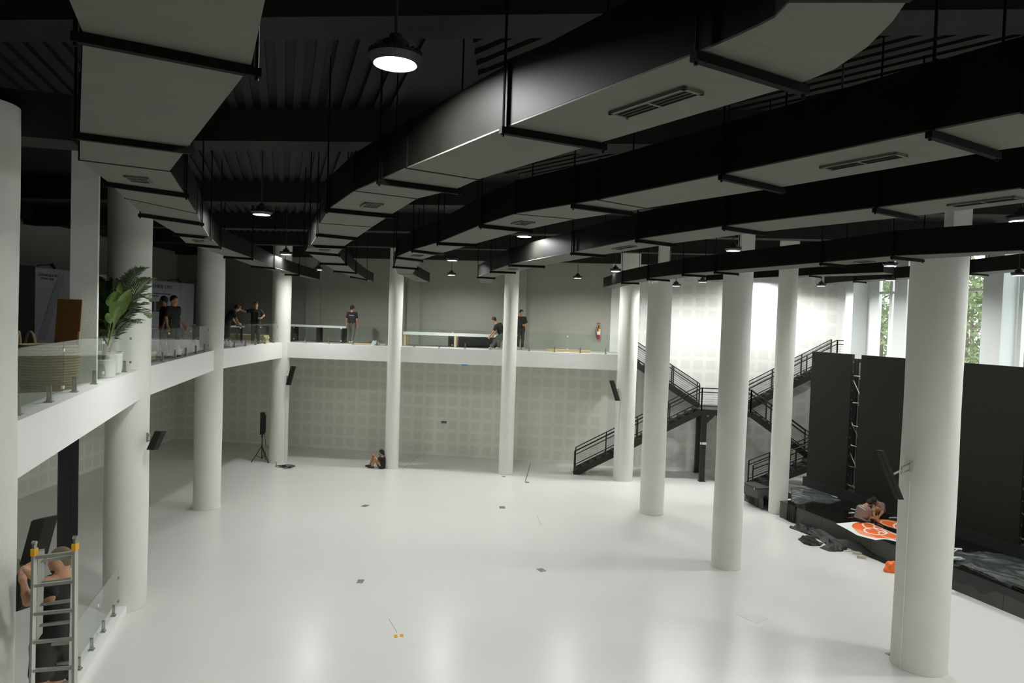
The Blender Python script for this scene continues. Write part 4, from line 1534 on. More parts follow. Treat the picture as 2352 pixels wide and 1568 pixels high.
person('bearded person in black standing on the aluminium ladder reaching to the speaker', Jl, s=1.12, res=.011, skin=M_skin2, shirt=M_shirtb, pants=M_shorts, longp=False, shoe=M_shoeb, hair='cropped', hairm=M_stubble, bulk=1.12, grips=(.75, .75))

# --- person sitting against the slim column
Ys = 29.80
Js = dict(H=D(876, 1040, Ys), f=Vector((-1, -.25, -.1)), N=D(878.5, 1048, Ys), C=D(879, 1054, Ys), P=D(878, 1071, Ys), sL=D(878, 1050.5, Ys - .17), sR=D(878, 1050, Ys + .17),
          eL=D(867, 1056, Ys - .2), eR=D(867, 1055, Ys + .17), wL=D(860, 1046, Ys - .05), wR=D(860, 1046, Ys + .10), hL=D(857, 1042.5, Ys), hR=D(857, 1043, Ys + .08),
          qL=D(876, 1071, Ys - .1), qR=D(876, 1071, Ys + .1), kL=D(861, 1052, Ys - .12), kR=D(857.5, 1050.5, Ys + .12), aL=D(855, 1071, Ys - .13), aR=D(849.5, 1068.5, Ys + .13),
          tL=D(846.5, 1074.2, Ys - .14), tR=D(841, 1070.6, Ys + .14))
_g = .03
for k_ in ('tL', 'tR'):
    Js[k_].z = .035
for k_ in ('aL', 'aR'):
    Js[k_].z = max(.09, Js[k_].z)
person('person in black t-shirt and shorts sitting on the floor against the slim column', Js, res=.013, shirt=M_shirtb, pants=M_shorts, longp=False, shoe=M_shoeb, hair='long', extra={'base': 0.0})

# --- two workers squatting on the stage
Y1 = G(1978, 1199, ZS).y
J1 = dict(H=D(1997, 1155, Y1 + .12), f=Vector((.65, .55, -.45)), N=D(1986, 1162, Y1 + .08), C=D(1983, 1169, Y1 + .04), P=D(1977, 1190, Y1 + .02), sL=D(1974, 1166, Y1 + .16), sR=D(1994, 1170, Y1 - .06),
          eL=D(1996, 1183, Y1 + .35), wL=D(2008, 1190, Y1 + .28), hL=D(2014, 1194, Y1 + .22), eR=D(1998, 1188, Y1 - .08), wR=D(2010, 1192, Y1 + .06), hR=D(2016, 1195, Y1 + .1),
          qL=D(1975, 1191, Y1 + .1), qR=D(1982, 1192, Y1 - .04), kL=D(1992, 1176, Y1 + .40), kR=D(1997, 1180, Y1 + .14), aL=D(1983, 1194, Y1 + .32), aR=D(1988, 1197, Y1 + .08), tL=D(1991, 1196, Y1 + .38), tR=D(1995, 1199, Y1 + .14))
for k_ in ('tL', 'tR'):
    J1[k_].z = ZS + .035
for k_ in ('aL', 'aR'):
    J1[k_].z = ZS + .09
for J_ in (J1,):
    for k_ in ('P', 'qL', 'qR'):
        J_[k_].z = max(J_[k_].z, ZS + .15)
r1, sh1 = person('worker in mauve shirt with printed back squatting over the orange banner', J1, s=1.0, res=.013, shirt=M_shirtm, pants=M_shorts, longp=False, shoe=M_shoe, hair='short', extra={'base': ZS}, bulk=1.08)
Y2 = Y1 + .75
J2 = dict(H=D(2009, 1150, Y2 - .1), f=Vector((-.25, -.75, -.6)), N=D(2016, 1155, Y2 - .02), C=D(2018, 1161, Y2 + .02), P=D(2020, 1180, Y2 + .10), sL=D(2026, 1160, Y2 - .02), sR=D(2010, 1159, Y2 - .02),
          eL=D(2027, 1176, Y2 - .20), wL=D(2018, 1187, Y2 - .42), hL=D(2013, 1192, Y2 - .50), eR=D(2006, 1174, Y2 - .24), wR=D(2008, 1185, Y2 - .42), hR=D(2011, 1191, Y2 - .50),
          qL=D(2023, 1181, Y2 + .06), qR=D(2015, 1181, Y2 + .06), kL=D(2014, 1168, Y2 - .30), kR=D(2006, 1172, Y2 - .28), aL=D(2014.5, 1187, Y2 - .16), aR=D(2005, 1187, Y2 - .14), tL=D(2013, 1190, Y2 - .30), tR=D(2004, 1190, Y2 - .28))
for k_ in ('tL', 'tR'):
    J2[k_].z = ZS + .035
for k_ in ('aL', 'aR'):
    J2[k_].z = ZS + .09
for k_ in ('P', 'qL', 'qR'):
    J2[k_].z = max(J2[k_].z, ZS + .17)
person('worker in mauve shirt and dark cap crouching face down behind the banner', J2, s=1.0, res=.013, skin=M_skin, shirt=M_shirtm, pants=M_khaki, longp=False, shoe=M_shoeb, hair='cap', extra={'base': ZS})

# --- people up on the mezzanine
def mez(x, Y):
    p = D(x, 790, Y)
    return Vector((p.x, p.y, Z_M))


view = lambda p: math.atan2(p.y, p.x)
p = mez(807, 31.5)
rw, shw = person('person in black t-shirt and grey trousers walking along the mezzanine', standing(p, view(p) - .25, 1.68, dict(kL=(.14, .10, .50), aL=(.10, .10, .10), tL=(.25, .11, .04), kR=(-.06, -.10, .5), aR=(-.28, -.10, .13), tR=(-.16, -.11, .04), f=(.85, -.5, 0))),
                 res=.015, pants=M_jeans, shoe=M_shoe)
p = mez(1195, 31.4)
rb, shb = person('person in black standing beside the slim column with bent arm', standing(p, view(p) + math.pi + .25, 1.74, dict(eL=(.02, .26, 1.12), wL=(.20, .12, 1.08), hL=(.27, .06, 1.06), f=(1, .25, -.1))), res=.015, pants=M_shorts, shoe=M_shoe)
Yb = 30.4
Jb = dict(H=D(1135, 735, Yb + .05), f=Vector((-.8, .4, -.35)), N=D(1141, 744, Yb), C=D(1147, 750, Yb), P=D(1153, 767, Yb + .02), sL=D(1139, 749, Yb - .13), sR=D(1149, 745, Yb + .18),
          eL=D(1134, 761, Yb - .18), wL=D(1126, 771, Yb - .20), hL=D(1122, 777, Yb - .2), eR=D(1143, 758, Yb + .3), wR=D(1134, 768, Yb + .28), hR=D(1130, 774, Yb + .26),
          qL=D(1151, 769, Yb - .08), qR=D(1154, 769, Yb + .1), kL=D(1136, 781, Yb - .1), kR=D(1148, 784, Yb + .12), aL=D(1130, 800, Yb - .1), aR=D(1146, 800, Yb + .12), tL=D(1124, 802, Yb - .12), tR=D(1140, 802, Yb + .1))
for q, z in (('tL', .035), ('tR', .035), ('aL', .09), ('aR', .09)):
    Jb[q].z = Z_M + z
person('person in black bending over the long white tabletop', Jb, res=.015, pants=M_jeans, shoe=M_shoe, extra={'base': Z_M})
p = mez(384, 19.5) + Vector((-.1, 0, 0))
person('person in black standing behind another before the lettered wall', standing(p, view(p) + 1.6, 1.62), res=.015, pants=M_shorts, shoe=M_shoeb)
p = mez(407, 19.0) + Vector((-.12, 0, 0))
person('person in black t-shirt holding a camera at the hip before the lettered wall', standing(p, view(p) + math.pi + .8, 1.64, dict(eL=(-.08, .27, 1.14), wL=(.06, .36, .92), hL=(.10, .38, .85))), res=.015, pants=M_shorts, shoe=M_shoeb)
p = mez(521, 26.5)
person('dark figure leaning forward behind the white column', standing(p, view(p) - 1.3, 1.66, dict(C=(.16, 0, 1.24), N=(.25, 0, 1.36), H=(.36, 0, 1.45), sL=(.2, .175, 1.32), sR=(.2, -.175, 1.32), eL=(.25, .23, 1.05), eR=(.25, -.23, 1.05), wL=(.38, .2, .86), wR=(.38, -.2, .86), hL=(.43, .18, .80), hR=(.43, -.18, .80), f=(1, 0, -.4))), res=.015, pants=M_shorts, shoe=M_shoeb)
p = mez(586, 28.3)
person('dark figure stretching one arm out with the palm raised', standing(p, view(p) + math.pi, 1.66, dict(eR=(.08, -.42, 1.33), wR=(.12, -.62, 1.40), hR=(.12, -.64, 1.54), eL=(.0, .32, 1.20), wL=(.12, .22, 1.08), hL=(.16, .14, 1.06))), res=.015, pants=M_shorts, shoe=M_shoeb)
from mathutils.bvhtree import BVHTree


def shirt_print(shp, root, lines, w):
    me = shp.data
    o0 = Vector(root.location)
    bvh = BVHTree.FromPolygons([v.co + o0 for v in me.vertices], [tuple(p.vertices) for p in me.polygons])
    mb = MB()
    for (x0, y0, x1, y1, n) in lines:
        for i in range(n):
            quad = []
            for (u, v) in ((i / n, -1), ((i + .72) / n, -1), ((i + .72) / n, 1), (i / n, 1)):
                px_, py_ = x0 + (x1 - x0) * u, y0 + (y1 - y0) * u + v * w
                d = ray(px_, py_).normalized()
                hit, nr, _, _ = bvh.ray_cast(CAM, d)
                if hit is None:
                    break
                quad.append(hit - d * .006 - o0)
            if len(quad) == 4:
                mb.add(quad + [q - nr * .003 for q in quad], [(0, 1, 2, 3), (7, 6, 5, 4), (0, 4, 5, 1), (1, 5, 6, 2), (2, 6, 7, 3), (3, 7, 4, 0)])
    if mb.v:
        obj('shirt_print', mb, M_print, root)


shirt_print(sh1, r1, [(1979, 1160, 1986, 1165, 4), (1973, 1161.5, 1989, 1171.5, 9)], .9)
shirt_print(shw, rw, [(802, 724, 813, 724.6, 7)], .5)

# ================================================================== part 4: mezzanine furnishings
# exhibition wall with lettering
XW = -14.2
wallx = lambda x, y: on_plane(x, y, Vector((XW, 0, 0)), Vector((1, 0, 0)))
t = thing('exhibition_wall', 'long freestanding printed exhibition wall with black end panel', 'partition', (XW, 21, Z_M))
y0b, y0, y1 = 17.0, wallx(80, 700).y, 31.0
obj('black_panel', MB().box((-.05, (y0b + y0) / 2 - 21, 1.22), (.10, y0 - y0b - .01, 2.44)), M_blackm, t)
npn = 8
for i in range(npn):
    a = y0 + (y1 - y0) * i / npn
    b_ = y0 + (y1 - y0) * (i + 1) / npn
    obj('printed_panel', MB().box((-.05, (a + b_) / 2 - 21, 1.21), (.10, b_ - a - .006, 2.42)), M_graphic, t)
tl_ = lambda x, y: wallx(x, y) - Vector(t.location) + Vector((.006, 0, 0))
text_obj('lettering', 'GENIUS CITY', .115, M_dkprint, t, tl_(88, 633), (0, 1, 0), UP, sx=1.45)
text_obj('lettering', 'PHASE ONE', .075, M_dkprint, t, tl_(93.5, 640.5), (0, 1, 0), UP, sx=1.5)
text_obj('lettering', 'WELCOME TO GENIUS CITY', .20, M_dkprint, t, tl_(395, 664), (0, 1, 0), UP, align='RIGHT', sx=1.5)
for k, (xa, xb, yy) in enumerate([(352, 392, 673), (350, 364, 679)]):
    a, b_ = tl_(xa, yy), tl_(xb, yy)
    obj('text_line', MB().box((.002, (a.y + b_.y) / 2, a.z), (.004, abs(b_.y - a.y), .035)), M_dkprint, t)
for k, (xa, xb) in enumerate([(346, 354), (358, 371), (376, 384)]):
    a, b_ = tl_(xa, 692), tl_(xb, 716)
    obj('printed_picture', MB().box((.003, (a.y + b_.y) / 2, (a.z + b_.z) / 2), (.006, abs(b_.y - a.y), abs(a.z - b_.z))), M_dkprint, t)
# drawing of a slanted tower on the first panels
a, b_, c_, d_ = tl_(137, 624), tl_(146, 640), tl_(104, 780), tl_(84, 780)
pl = [a, b_, c_, d_]
obj('tower_print', MB().add([q + Vector((0, 0, 0)) for q in pl] + [q + Vector((.003, 0, 0)) for q in pl], [(3, 2, 1, 0), (4, 5, 6, 7), (0, 1, 5, 4), (1, 2, 6, 5), (2, 3, 7, 6), (3, 0, 4, 7)]), mat('grey_print', (.27, .275, .29), .6), t)
for k, (x, lab) in enumerate([(88, 'small clip-on spotlight above the phase lettering'), (388, 'small clip-on spotlight above the city lettering'), (436, 'small clip-on spotlight at the far end of the lettered wall')]):
    yy = min(wallx(x, 640).y, 30.9)
    tt = thing('clip_spotlight', lab, 'spotlight', (XW, yy, Z_M + 2.42))
    obj('arm', MB().tube([(-.05, 0, 0), (-.05, 0, .06), (.35, .05, .10)], .012, 6), M_blackm, tt)
    obj('head', MB().tube([(.34, .05, .12), (.42, .12, -.02)], [.05, .035], 10), M_blackm, tt)

# brown board leaning on the square pillar
cb = G(170, 862, Z_M)
t = D(150, 690, 11.3)
o = obj('leaning_board', MB().box((0, 0, .72), (.37, .03, 1.45)), M_wood, loc=Vector((D(147, 820, 11.55).x, 11.55, Z_M + .005)))
o.rotation_euler = (math.radians(-9), 0, .22)
tag(o, 'brown wooden board leaning against the square pillar', 'board')

# wicker basket with handles behind the first glass
cb = D(112, 860, 10.95)
t = thing('wicker_basket', 'large woven wicker basket behind the glass railing', 'basket', (cb.x, cb.y, Z_M))
R_ = .40
for k in range(17):
    z = .02 + k * .042
    r = R_ * (.86 + .14 * math.sin(min(1, k / 10) * 1.5))
    mb = MB()
    pts = [(math.cos(a) * (r + .010 * math.sin(a * 17 + (k % 2) * math.pi)), math.sin(a) * (r + .010 * math.sin(a * 17 + (k % 2) * math.pi)), z) for a in np.linspace(0, 2 * math.pi, 70)]
    obj('woven_ring', mb.tube([Vector(q) for q in pts], .022, 6, cap=False), M_wicker, t, smooth='all')
obj('liner', MB().lathe([(R_ * .84, .01), (R_ * .95, .66)], n=28), M_wood, t)
for a in (.5, 3.6):
    d = Vector((math.cos(a), math.sin(a), 0))
    sd = Vector((-d.y, d.x, 0))
    pts = [d * R_ + sd * (.13 * math.cos(u)) + UP * (.68 + .22 * math.sin(u)) for u in np.linspace(0, math.pi, 16)]
    obj('handle', MB().tube(pts, .022, 6), M_wicker, t)
cb = D(60, 815, 12.3)
t = thing('wicker_basket', 'smaller wicker basket with tall hoop handle beside the column', 'basket', (cb.x, cb.y, Z_M))
for k in range(12):
    z = .02 + k * .042
    r = .26 * (.86 + .14 * math.sin(min(1, k / 8) * 1.5))
    pts = [(math.cos(a) * (r + .008 * math.sin(a * 13 + (k % 2) * math.pi)), math.sin(a) * (r + .008 * math.sin(a * 13 + (k % 2) * math.pi)), z) for a in np.linspace(0, 2 * math.pi, 60)]
    obj('woven_ring', MB().tube([Vector(q) for q in pts], .022, 6, cap=False), M_wicker, t, smooth='all')
pts = [Vector((.24 * math.cos(u) * .4, .10, .50 + .34 * math.sin(u))) for u in np.linspace(0, math.pi, 18)]
obj('handle', MB().tube(pts, .022, 6), M_wicker, t)


# plants
def frond(base, tip, sag, nleaf, llen, width, m, parent, o0, droop=.5):
    base, tip = Vector(base), Vector(tip)
    pts = []
    for i in range(15):
        u = i / 14
        p = base.lerp(tip, u) + UP * (sag * 4 * u * (1 - u))
        pts.append(p)
    mb = MB().tube([q - o0 for q in pts], [.010 * (1 - .8 * i / 14) + .002 for i in range(15)], 5)
    for i in range(nleaf):
        u = .18 + .82 * (i + 1) / nleaf
        j = min(13, int(u * 14))
        p = pts[j].lerp(pts[j + 1], u * 14 - j) if j < 14 else pts[-1]
        d = (pts[j + 1] - pts[j]).normalized()
        sd = d.cross(UP)
        if sd.length < .2:
            sd = Vector((1, 0, 0))
        sd.normalize()
        up = sd.cross(d)
        for q in (1, -1):
            L = llen * math.sin(math.pi * (.18 + .72 * u)) * random.uniform(.85, 1.1)
            dv = (d * .75 + sd * q * .75 + up * .25).normalized()
            e1 = p + dv * L * .55
            e2 = p + dv * L - UP * droop * L * .45
            wv = d * width
            vs = [p - wv * .3 - o0, p + wv * .3 - o0, e1 + wv * .5 - o0, e1 - wv * .5 - o0, e2 - o0]
            mb.add(vs, [(0, 1, 2, 3), (3, 2, 4)])
    return obj('frond', mb, m, parent)


def big_leaf(base, a, tip, wid, m, parent, o0, nrm, fold=.25):
    """broad leaf: stem base -> a, blade a -> tip"""
    base, a, tip = Vector(base), Vector(a), Vector(tip)
    obj('leaf_stem', MB().tube([base - o0, base.lerp(a, .5) + Vector((0, 0, .03)) - o0, a - o0], [.016, .012, .008], 6), M_stem, parent)
    ax = (tip - a)
    L = ax.length
    ax.normalize()
    nrm = Vector(nrm)
    sd = ax.cross(nrm).normalized()
    up = sd.cross(ax).normalized()
    vs, fs = [], []
    nu, nv = 12, 6
    for i in range(nu + 1):
        u = i / nu
        w = wid * (math.sin(math.pi * min(1, u * .93 + .05)) ** .7)
        if i == nu:
            w = .004
        for j in range(nv + 1):
            v = j / nv * 2 - 1
            vs.append(a + ax * L * u + sd * w * v + up * (abs(v) ** 1.3 * w * fold + .05 * math.sin(u * 9 + v) * w) - UP * (.18 * L * u * u) - o0)
    for i in range(nu):
        for j in range(nv):
            q = i * (nv + 1) + j
            fs.append((q, q + 1, q + nv + 2, q + nv + 1))
    return obj('leaf', MB().add(vs, fs), m, parent, smooth='all')


pb = D(258, 860, 13.6) + Vector((-.12, 0, 0))
o0 = Vector((pb.x, pb.y, Z_M))
t = thing('potted_palm', 'potted palm with long feathery fronds before the thick column', 'plant', o0)
obj('pot', MB().lathe([(.20, 0), (.26, .05), (.28, .42), (.30, .44), (.27, .45), (.25, .40)], n=28), M_pot, t, smooth=True)
obj('soil', MB().lathe([(.25, .38), (.25, .40)], n=20), M_bark, t)
c0 = o0 + UP * .4
P_ = lambda x, y, Y=14.6: D(x, y, Y - 1.0)
for (x, y, Y, sag, nl, ll) in [(330, 618, 14.5, .35, 26, .42), (345, 640, 14.2, .30, 24, .40), (346, 690, 14.4, .42, 24, .40), (345, 728, 14.1, .38, 22, .34), (318, 742, 13.9, .25, 20, .34), (225, 640, 14.9, .2, 20, .34),
                              (212, 690, 14.6, .28, 20, .36), (205, 735, 14.2, .22, 20, .34), (228, 752, 13.9, .2, 18, .30), (262, 645, 15.0, .12, 20, .36), (345, 660, 14.9, .25, 20, .36), (296, 740, 13.8, .22, 18, .30), (206, 665, 15.1, .25, 20, .34), (240, 700, 13.9, .15, 20, .34), (300, 628, 15.0, .16, 24, .38), (222, 720, 15.0, .2, 20, .34), (305, 700, 15.0, .2, 20, .34), (232, 668, 14.2, .2, 22, .36), (250, 760, 13.7, .12, 18, .3), (212, 705, 14.0, .2, 22, .36), (280, 735, 13.7, .2, 20, .32), (235, 735, 13.6, .18, 20, .32), (330, 700, 13.9, .3, 22, .36)]:
    frond(c0 + Vector((random.uniform(-.05, .05), random.uniform(-.05, .05), 0)), P_(x, y, Y), sag, nl + 6, ll * 1.1, .042, M_fern, t, o0)
pb2 = D(244, 850, 13.0)
o0 = Vector((pb2.x, pb2.y - .1, Z_M))
t = thing('broad_leaf_plant', 'plant with broad bright green leaves in front of the palm', 'plant', o0)
obj('pot', MB().lathe([(.16, 0), (.20, .04), (.22, .32), (.235, .34), (.20, .35)], n=28), M_pot, t, smooth=True)
c0 = o0 + UP * .3
vw = lambda q: (CAM - q).normalized()
for (ax_, ay, tx, ty, Y, wd, mm) in [(281, 690, 243, 690, 13.9, .16, M_leaf), (262, 738, 302, 660, 13.7, .10, M_leaf), (258, 725, 287, 690, 13.5, .13, M_leaf), (262, 745, 277, 700, 13.4, .05, M_leaf),
                                     (272, 724, 286, 692, 14.2, .11, M_leaf), (272, 692, 275, 645, 14.3, .05, M_leaf), (254, 742, 246, 718, 13.5, .07, M_leaf), (262, 655, 268, 641, 14.2, .05, M_leaf), (226, 665, 240, 648, 14.4, .07, M_leaf)]:
    a = D(ax_, ay, Y - 1.0)
    b_ = D(tx, ty, Y - 1.05)
    b_ = b_ + UP * (.18 * (b_ - a).length)
    big_leaf(c0, a, b_, wd, mm, t, o0, vw(a) + Vector((.2, .1, .35)))

# plank stacks, wrap, bottles behind the glass of the second and third bays
def plank_stack(c, yaw, n, L, w, lab, th=.07, jitter=.03):
    t = thing('plank_stack', lab, 'timber', (c.x, c.y, Z_M), yaw)
    for i in range(n):
        obj('plank', MB().box((random.uniform(-jitter, jitter), random.uniform(-jitter, jitter) * .4, th * (i + .5)), (L, w, th - .006)), M_pine, t)
    return t


c = D(612, 780, 25.3)
plank_stack(D(586, 790, 28.9) + Vector((-.35, 0, 0)), -.06, 5, 1.7, .5, 'stack of pine boards behind the railing near the corner column')
plank_stack(D(362, 790, 17.3) + Vector((-.5, 0, 0)), 1.75, 3, 1.5, .4, 'low stack of pine boards behind the plastic wrap')
plank_stack(D(1305, 800, 29.8), -.10, 2, 1.9, .28, 'pair of pine planks lying along the railing below the extinguisher', th=.06)
plank_stack(D(850, 797, 30.9), -.1, 1, 1.4, .2, 'single pine plank lying on the mezzanine behind the railing', th=.06)
for k, x in enumerate((512, 520, 528)):
    c = D(x, 793, 25.2)
    tt = thing('spray_bottle', 'white plastic bottle standing behind the railing near the plank stack', 'bottle', (c.x, c.y, Z_M), group='white bottles on the mezzanine')
    obj('bottle_body', MB().lathe([(.055, 0), (.058, .01), (.058, .17), (.035, .22), (.016, .235)], n=14), M_white, tt, smooth=True)
    obj('cap', MB().lathe([(.018, .235), (.018, .27)], n=10).box((.02, 0, .275), (.07, .02, .02)), M_white, tt)


def crumple(c, r, seed, m, name, lab, cat, sq=(1, 1, .8), base=0.0):
    bm = bmesh.new()
    bmesh.ops.create_icosphere(bm, subdivisions=4, radius=1)
    for v in bm.verts:
        n = v.co.normalized()
        d = 1 + .40 * noise.noise(n * 1.6 + Vector((seed, 0, 0))) + .10 * (1 - 2 * abs(noise.noise(n * 3.4 + Vector((0, seed, 0)))))
        v.co = Vector((n.x * d * r * sq[0], n.y * d * r * sq[1], max(-.0, n.z * d * r * sq[2] + r * .35)))
    me = bpy.data.meshes.new(name)
    bm.to_mesh(me)
    bm.free()
    o = obj(name, me, m, smooth='all', loc=Vector((c.x, c.y, base)))
    return tag(o, lab, cat)


crumple(D(415, 800, 20.2) + Vector((-.3, 0, 0)), .28, 3.3, M_plastic, 'plastic_wrap', 'crumpled clear plastic wrap on the mezzanine floor', 'wrap', base=Z_M)
crumple(D(862, 798, 30.35), .17, 8.1, M_white, 'paper_wrap', 'crumpled white paper lying behind the railing', 'paper', base=Z_M)

# long white table tops on timber legs
Yt = 31.0
a, b_ = D(926, 772, Yt + .22), D(1153, 782, Yt)
a = Vector((a.x, a.y, 0))
b_ = Vector((b_.x, b_.y, 0))
dv = (b_ - a).normalized()
t = thing('long_table', 'long bright white tabletop on timber legs behind the railing', 'table', Vector((a.x, a.y, Z_M)))
nv = Vector((-dv.y, dv.x, 0))
L = (b_ - a).length
Rt = Matrix((dv, nv, UP)).transposed()
obj('top', MB().box(dv * L / 2 + nv * .35 + UP * .56, (L, .8, .12), Rt), M_white, t)
for s_ in (.08, L * .53, L - .10):
    obj('leg', MB().box(dv * s_ + UP * .25, (.10, .06, .50), Rt), M_pine, t)
    obj('leg', MB().box(dv * s_ + nv * .65 + UP * .25, (.10, .06, .50), Rt), M_pine, t)
a, b_ = D(668, 762, 32.3), D(800, 768, 32.0)
a = Vector((a.x, a.y, 0))
b_ = Vector((b_.x, b_.y, 0))
t = thing('long_table', 'dim white tabletop on dark supports near the grey wall', 'table', Vector((a.x, a.y, Z_M)))
dv = (b_ - a).normalized()
nv = Vector((-dv.y, dv.x, 0))
L = (b_ - a).length
Rt = Matrix((dv, nv, UP)).transposed()
obj('top', MB().box(dv * L / 2 + UP * .72, (L, .7, .09), Rt), M_whitewall, t)
for s_ in (.2, L / 2, L - .2):
    obj('leg', MB().box(dv * s_ + UP * .34, (.08, .6, .67), Rt), M_shorts, t)
o = obj('dark_platform', MB().box((0, 0, .24), (2.2, .5, .48)), M_blackm, loc=Vector((D(1085, 795, 32.2).x, 32.25, Z_M)))
o.rotation_euler = (0, 0, -.145)
tag(o, 'low black platform behind the long white tabletop', 'platform')
a, b_ = D(510, 750, 27), D(630, 760, 29.6)
for nm, x0, x1, Ya, lab in (('work_table', 512, 628, 27.2, 'dim white worktable behind the boards and bottles'), ('work_table', 348, 470, 21.5, 'dim grey worktable in front of the lettered wall')):
    a, b_ = D(x0 - 22, 755, Ya), D(x1 - 22, 760, Ya + 1.2)
    a, b_ = Vector((a.x - .8, a.y, 0)), Vector((b_.x - .9, b_.y, 0))
    dv = (b_ - a).normalized()
    nv = Vector((-dv.y, dv.x, 0))
    L = (b_ - a).length
    Rt = Matrix((dv, nv, UP)).transposed()
    t = thing(nm, lab, 'table', Vector((a.x, a.y, Z_M)))
    obj('top', MB().box(dv * L / 2 + UP * .68, (L, .7, .06), Rt), M_whitewall, t)
    for s_ in (.1, L - .1):
        for w_ in (-.28, .28):
            obj('leg', MB().box(dv * s_ + nv * w_ + UP * .325, (.06, .06, .65), Rt), M_shorts, t)

# fire extinguisher and its sign
c = wall_px(1375, 762, .12)
t = thing('fire_extinguisher', 'red fire extinguisher hanging on the grey wall', 'extinguisher', c)
obj('cylinder', MB().lathe([(.02, -.34), (.075, -.335), (.08, -.31), (.08, .12), (.06, .17), (.025, .19)], n=18), M_red, t, smooth=True)
obj('label', MB().lathe([(.082, -.12), (.082, .02)], n=18, cap=False), M_white, t)
obj('inspection_tag', MB().box((.03, -.085, .08), (.08, .01, .12)), M_lime, t)
obj('valve', MB().lathe([(.02, .19), (.022, .24), (.012, .26)], n=10).bar((-.02, 0, .25), (.09, -.03, .28), .02, .012), M_blackm, t)
obj('hose', MB().tube([(-.01, 0, .22), (-.09, -.02, .20), (-.14, -.03, .05), (-.12, -.03, -.15), (-.10, -.02, -.26)], .013, 6), M_blackm, t)
c = wall_px(1375, 745.5, .012)
R1 = Matrix((E1, N1, UP)).transposed()
pl = [E1 * -.085 + UP * .08, E1 * .085 + UP * .08, UP * -.09]
o = obj('extinguisher_sign', MB().add([q + N1 * .0 for q in pl] + [q + N1 * .012 for q in pl], [(0, 1, 2), (5, 4, 3), (0, 3, 4, 1), (1, 4, 5, 2), (2, 5, 3, 0)]), M_red, loc=c)
tag(o, 'red triangular sign above the fire extinguisher', 'sign')
obj('symbol', MB().box(N1 * .014 + UP * .02, (.025, .004, .06), R1), M_white, o)


def wall_sign(x, y, w, h, m, lab, arrow=True, off=.016):
    c = wall_px(x, y, off)
    o = obj('wall_sign', MB().box((0, 0, 0), (w, .012, h), R1), m, loc=c)
    tag(o, lab, 'sign')
    obj('sign_print', MB().box(N1 * .008 + E1 * (-.38 * w), (w * .10, .004, h * .6), R1), M_white, o)
    obj('sign_print', MB().box(N1 * .008 + E1 * .14 * w - UP * h * .15, (w * .55, .004, h * .16), R1), M_white, o)
    m3 = MB()
    pl = [E1 * (.40 * w) + UP * h * .06, E1 * (.40 * w) - UP * h * .36, E1 * (.47 * w) - UP * h * .15]
    m3.add([q + N1 * .006 for q in pl] + [q + N1 * .010 for q in pl], [(0, 1, 2), (5, 4, 3), (0, 3, 4, 1), (1, 4, 5, 2), (2, 5, 3, 0)])
    obj('sign_print', m3, M_white, o)


M_sign = mat('dark_green_sign', (.03, .05, .035), .5)
wall_sign(1019.5, 969.5, .27, .10, M_sign, 'small dark exit sign on the panelled back wall', off=.02)
wall_sign(1195, 719.5, .22, .09, M_sign, 'small dark exit sign beside the standing person up on the mezzanine')
c = edge[4].lerp(edge[5], .615)
o = obj('emergency_light', MB().box((0, 0, -.025), (.28, .10, .05)), M_blue, loc=c + Vector((0, .10, 4.60)))
tag(o, 'small blue light fixed under the white mezzanine beam', 'light')
for k, (x, y, lab) in enumerate([(708, 1012, 'white double socket on the back wall near the corner column'), (944, 1027, 'white double socket on the back wall right of the seated person')]):
    o = obj('wall_socket', MB().box((0, 0, 0), (.16, .012, .08), R1), M_white, loc=wall_px(x, y, .016))
    tag(o, lab, 'socket')
    for q in (-.04, .04):
        obj('outlet', MB().box(N1 * .008 + E1 * q, (.03, .004, .03), R1), M_plate, o)

# ------------------------------------------------------------------ things on the floor
def floor_plate(x, y, w, l, m, lab, rz=.0, lines=True):
    c = G(x, y)
    t = thing('floor_outlet', lab, 'outlet', (c.x, c.y, 0), rz)
    for k in (-1, 1):
        obj('cover_plate', MB().box((0, k * l * .26, .006), (w, l * .46, .012)), m, t)
    obj('frame', MB().box((0, 0, .002), (w * 1.06, l * 1.06, .004)), M_patch, t)


floor_plate(839, 1161.5, .19, .26, M_plate, 'grey floor outlet in line with the seated person', -.4)
floor_plate(1153.5, 1165, .20, .28, M_plate, 'pale grey floor outlet straight out from the slim column', .1)
floor_plate(828, 1335, .15, .22, M_plate, 'grey floor outlet between the orange tags and the seated person', 0)
floor_plate(1243.5, 1309, .17, .24, M_plate, 'dark grey slanted floor outlet in the middle of the hall', .5)
floor_plate(1211, 1107.5, .16, .2, M_plate, 'small brown floor outlet at the end of the tape line', 0)
floor_plate(1157, 1094, .16, .16, M_plate, 'small grey floor outlet at the foot of the slim column', 0)
floor_plate(2045, 1502, .16, .12, M_plate, 'small dark floor outlet at the foot of the massive column', .3)
for k, (x, y, lab) in enumerate([(909, 1461, 'orange floor tag closest to the tape mark'), (922.5, 1459.5, 'orange floor tag with a curled corner')]):
    c = G(x, y)
    o = obj('floor_tag', MB().box((0, 0, .004), (.075, .11, .008)).box((0, .03, .01), (.05, .03, .006)), M_yellow, loc=(c.x, c.y, 0))
    o.rotation_euler = (0, 0, .25 - k * .1)
    tag(o, lab, 'floor tag')
pts = [G(1690, 1410), G(1715, 1402), G(1762, 1420), G(1738, 1432)]
o = obj('floor_patch', MB().prism([(q.x, q.y) for q in pts][::-1], 0, .004), M_patch)
tag(o, 'pale square patch on the white floor by the freestanding columns', 'patch')


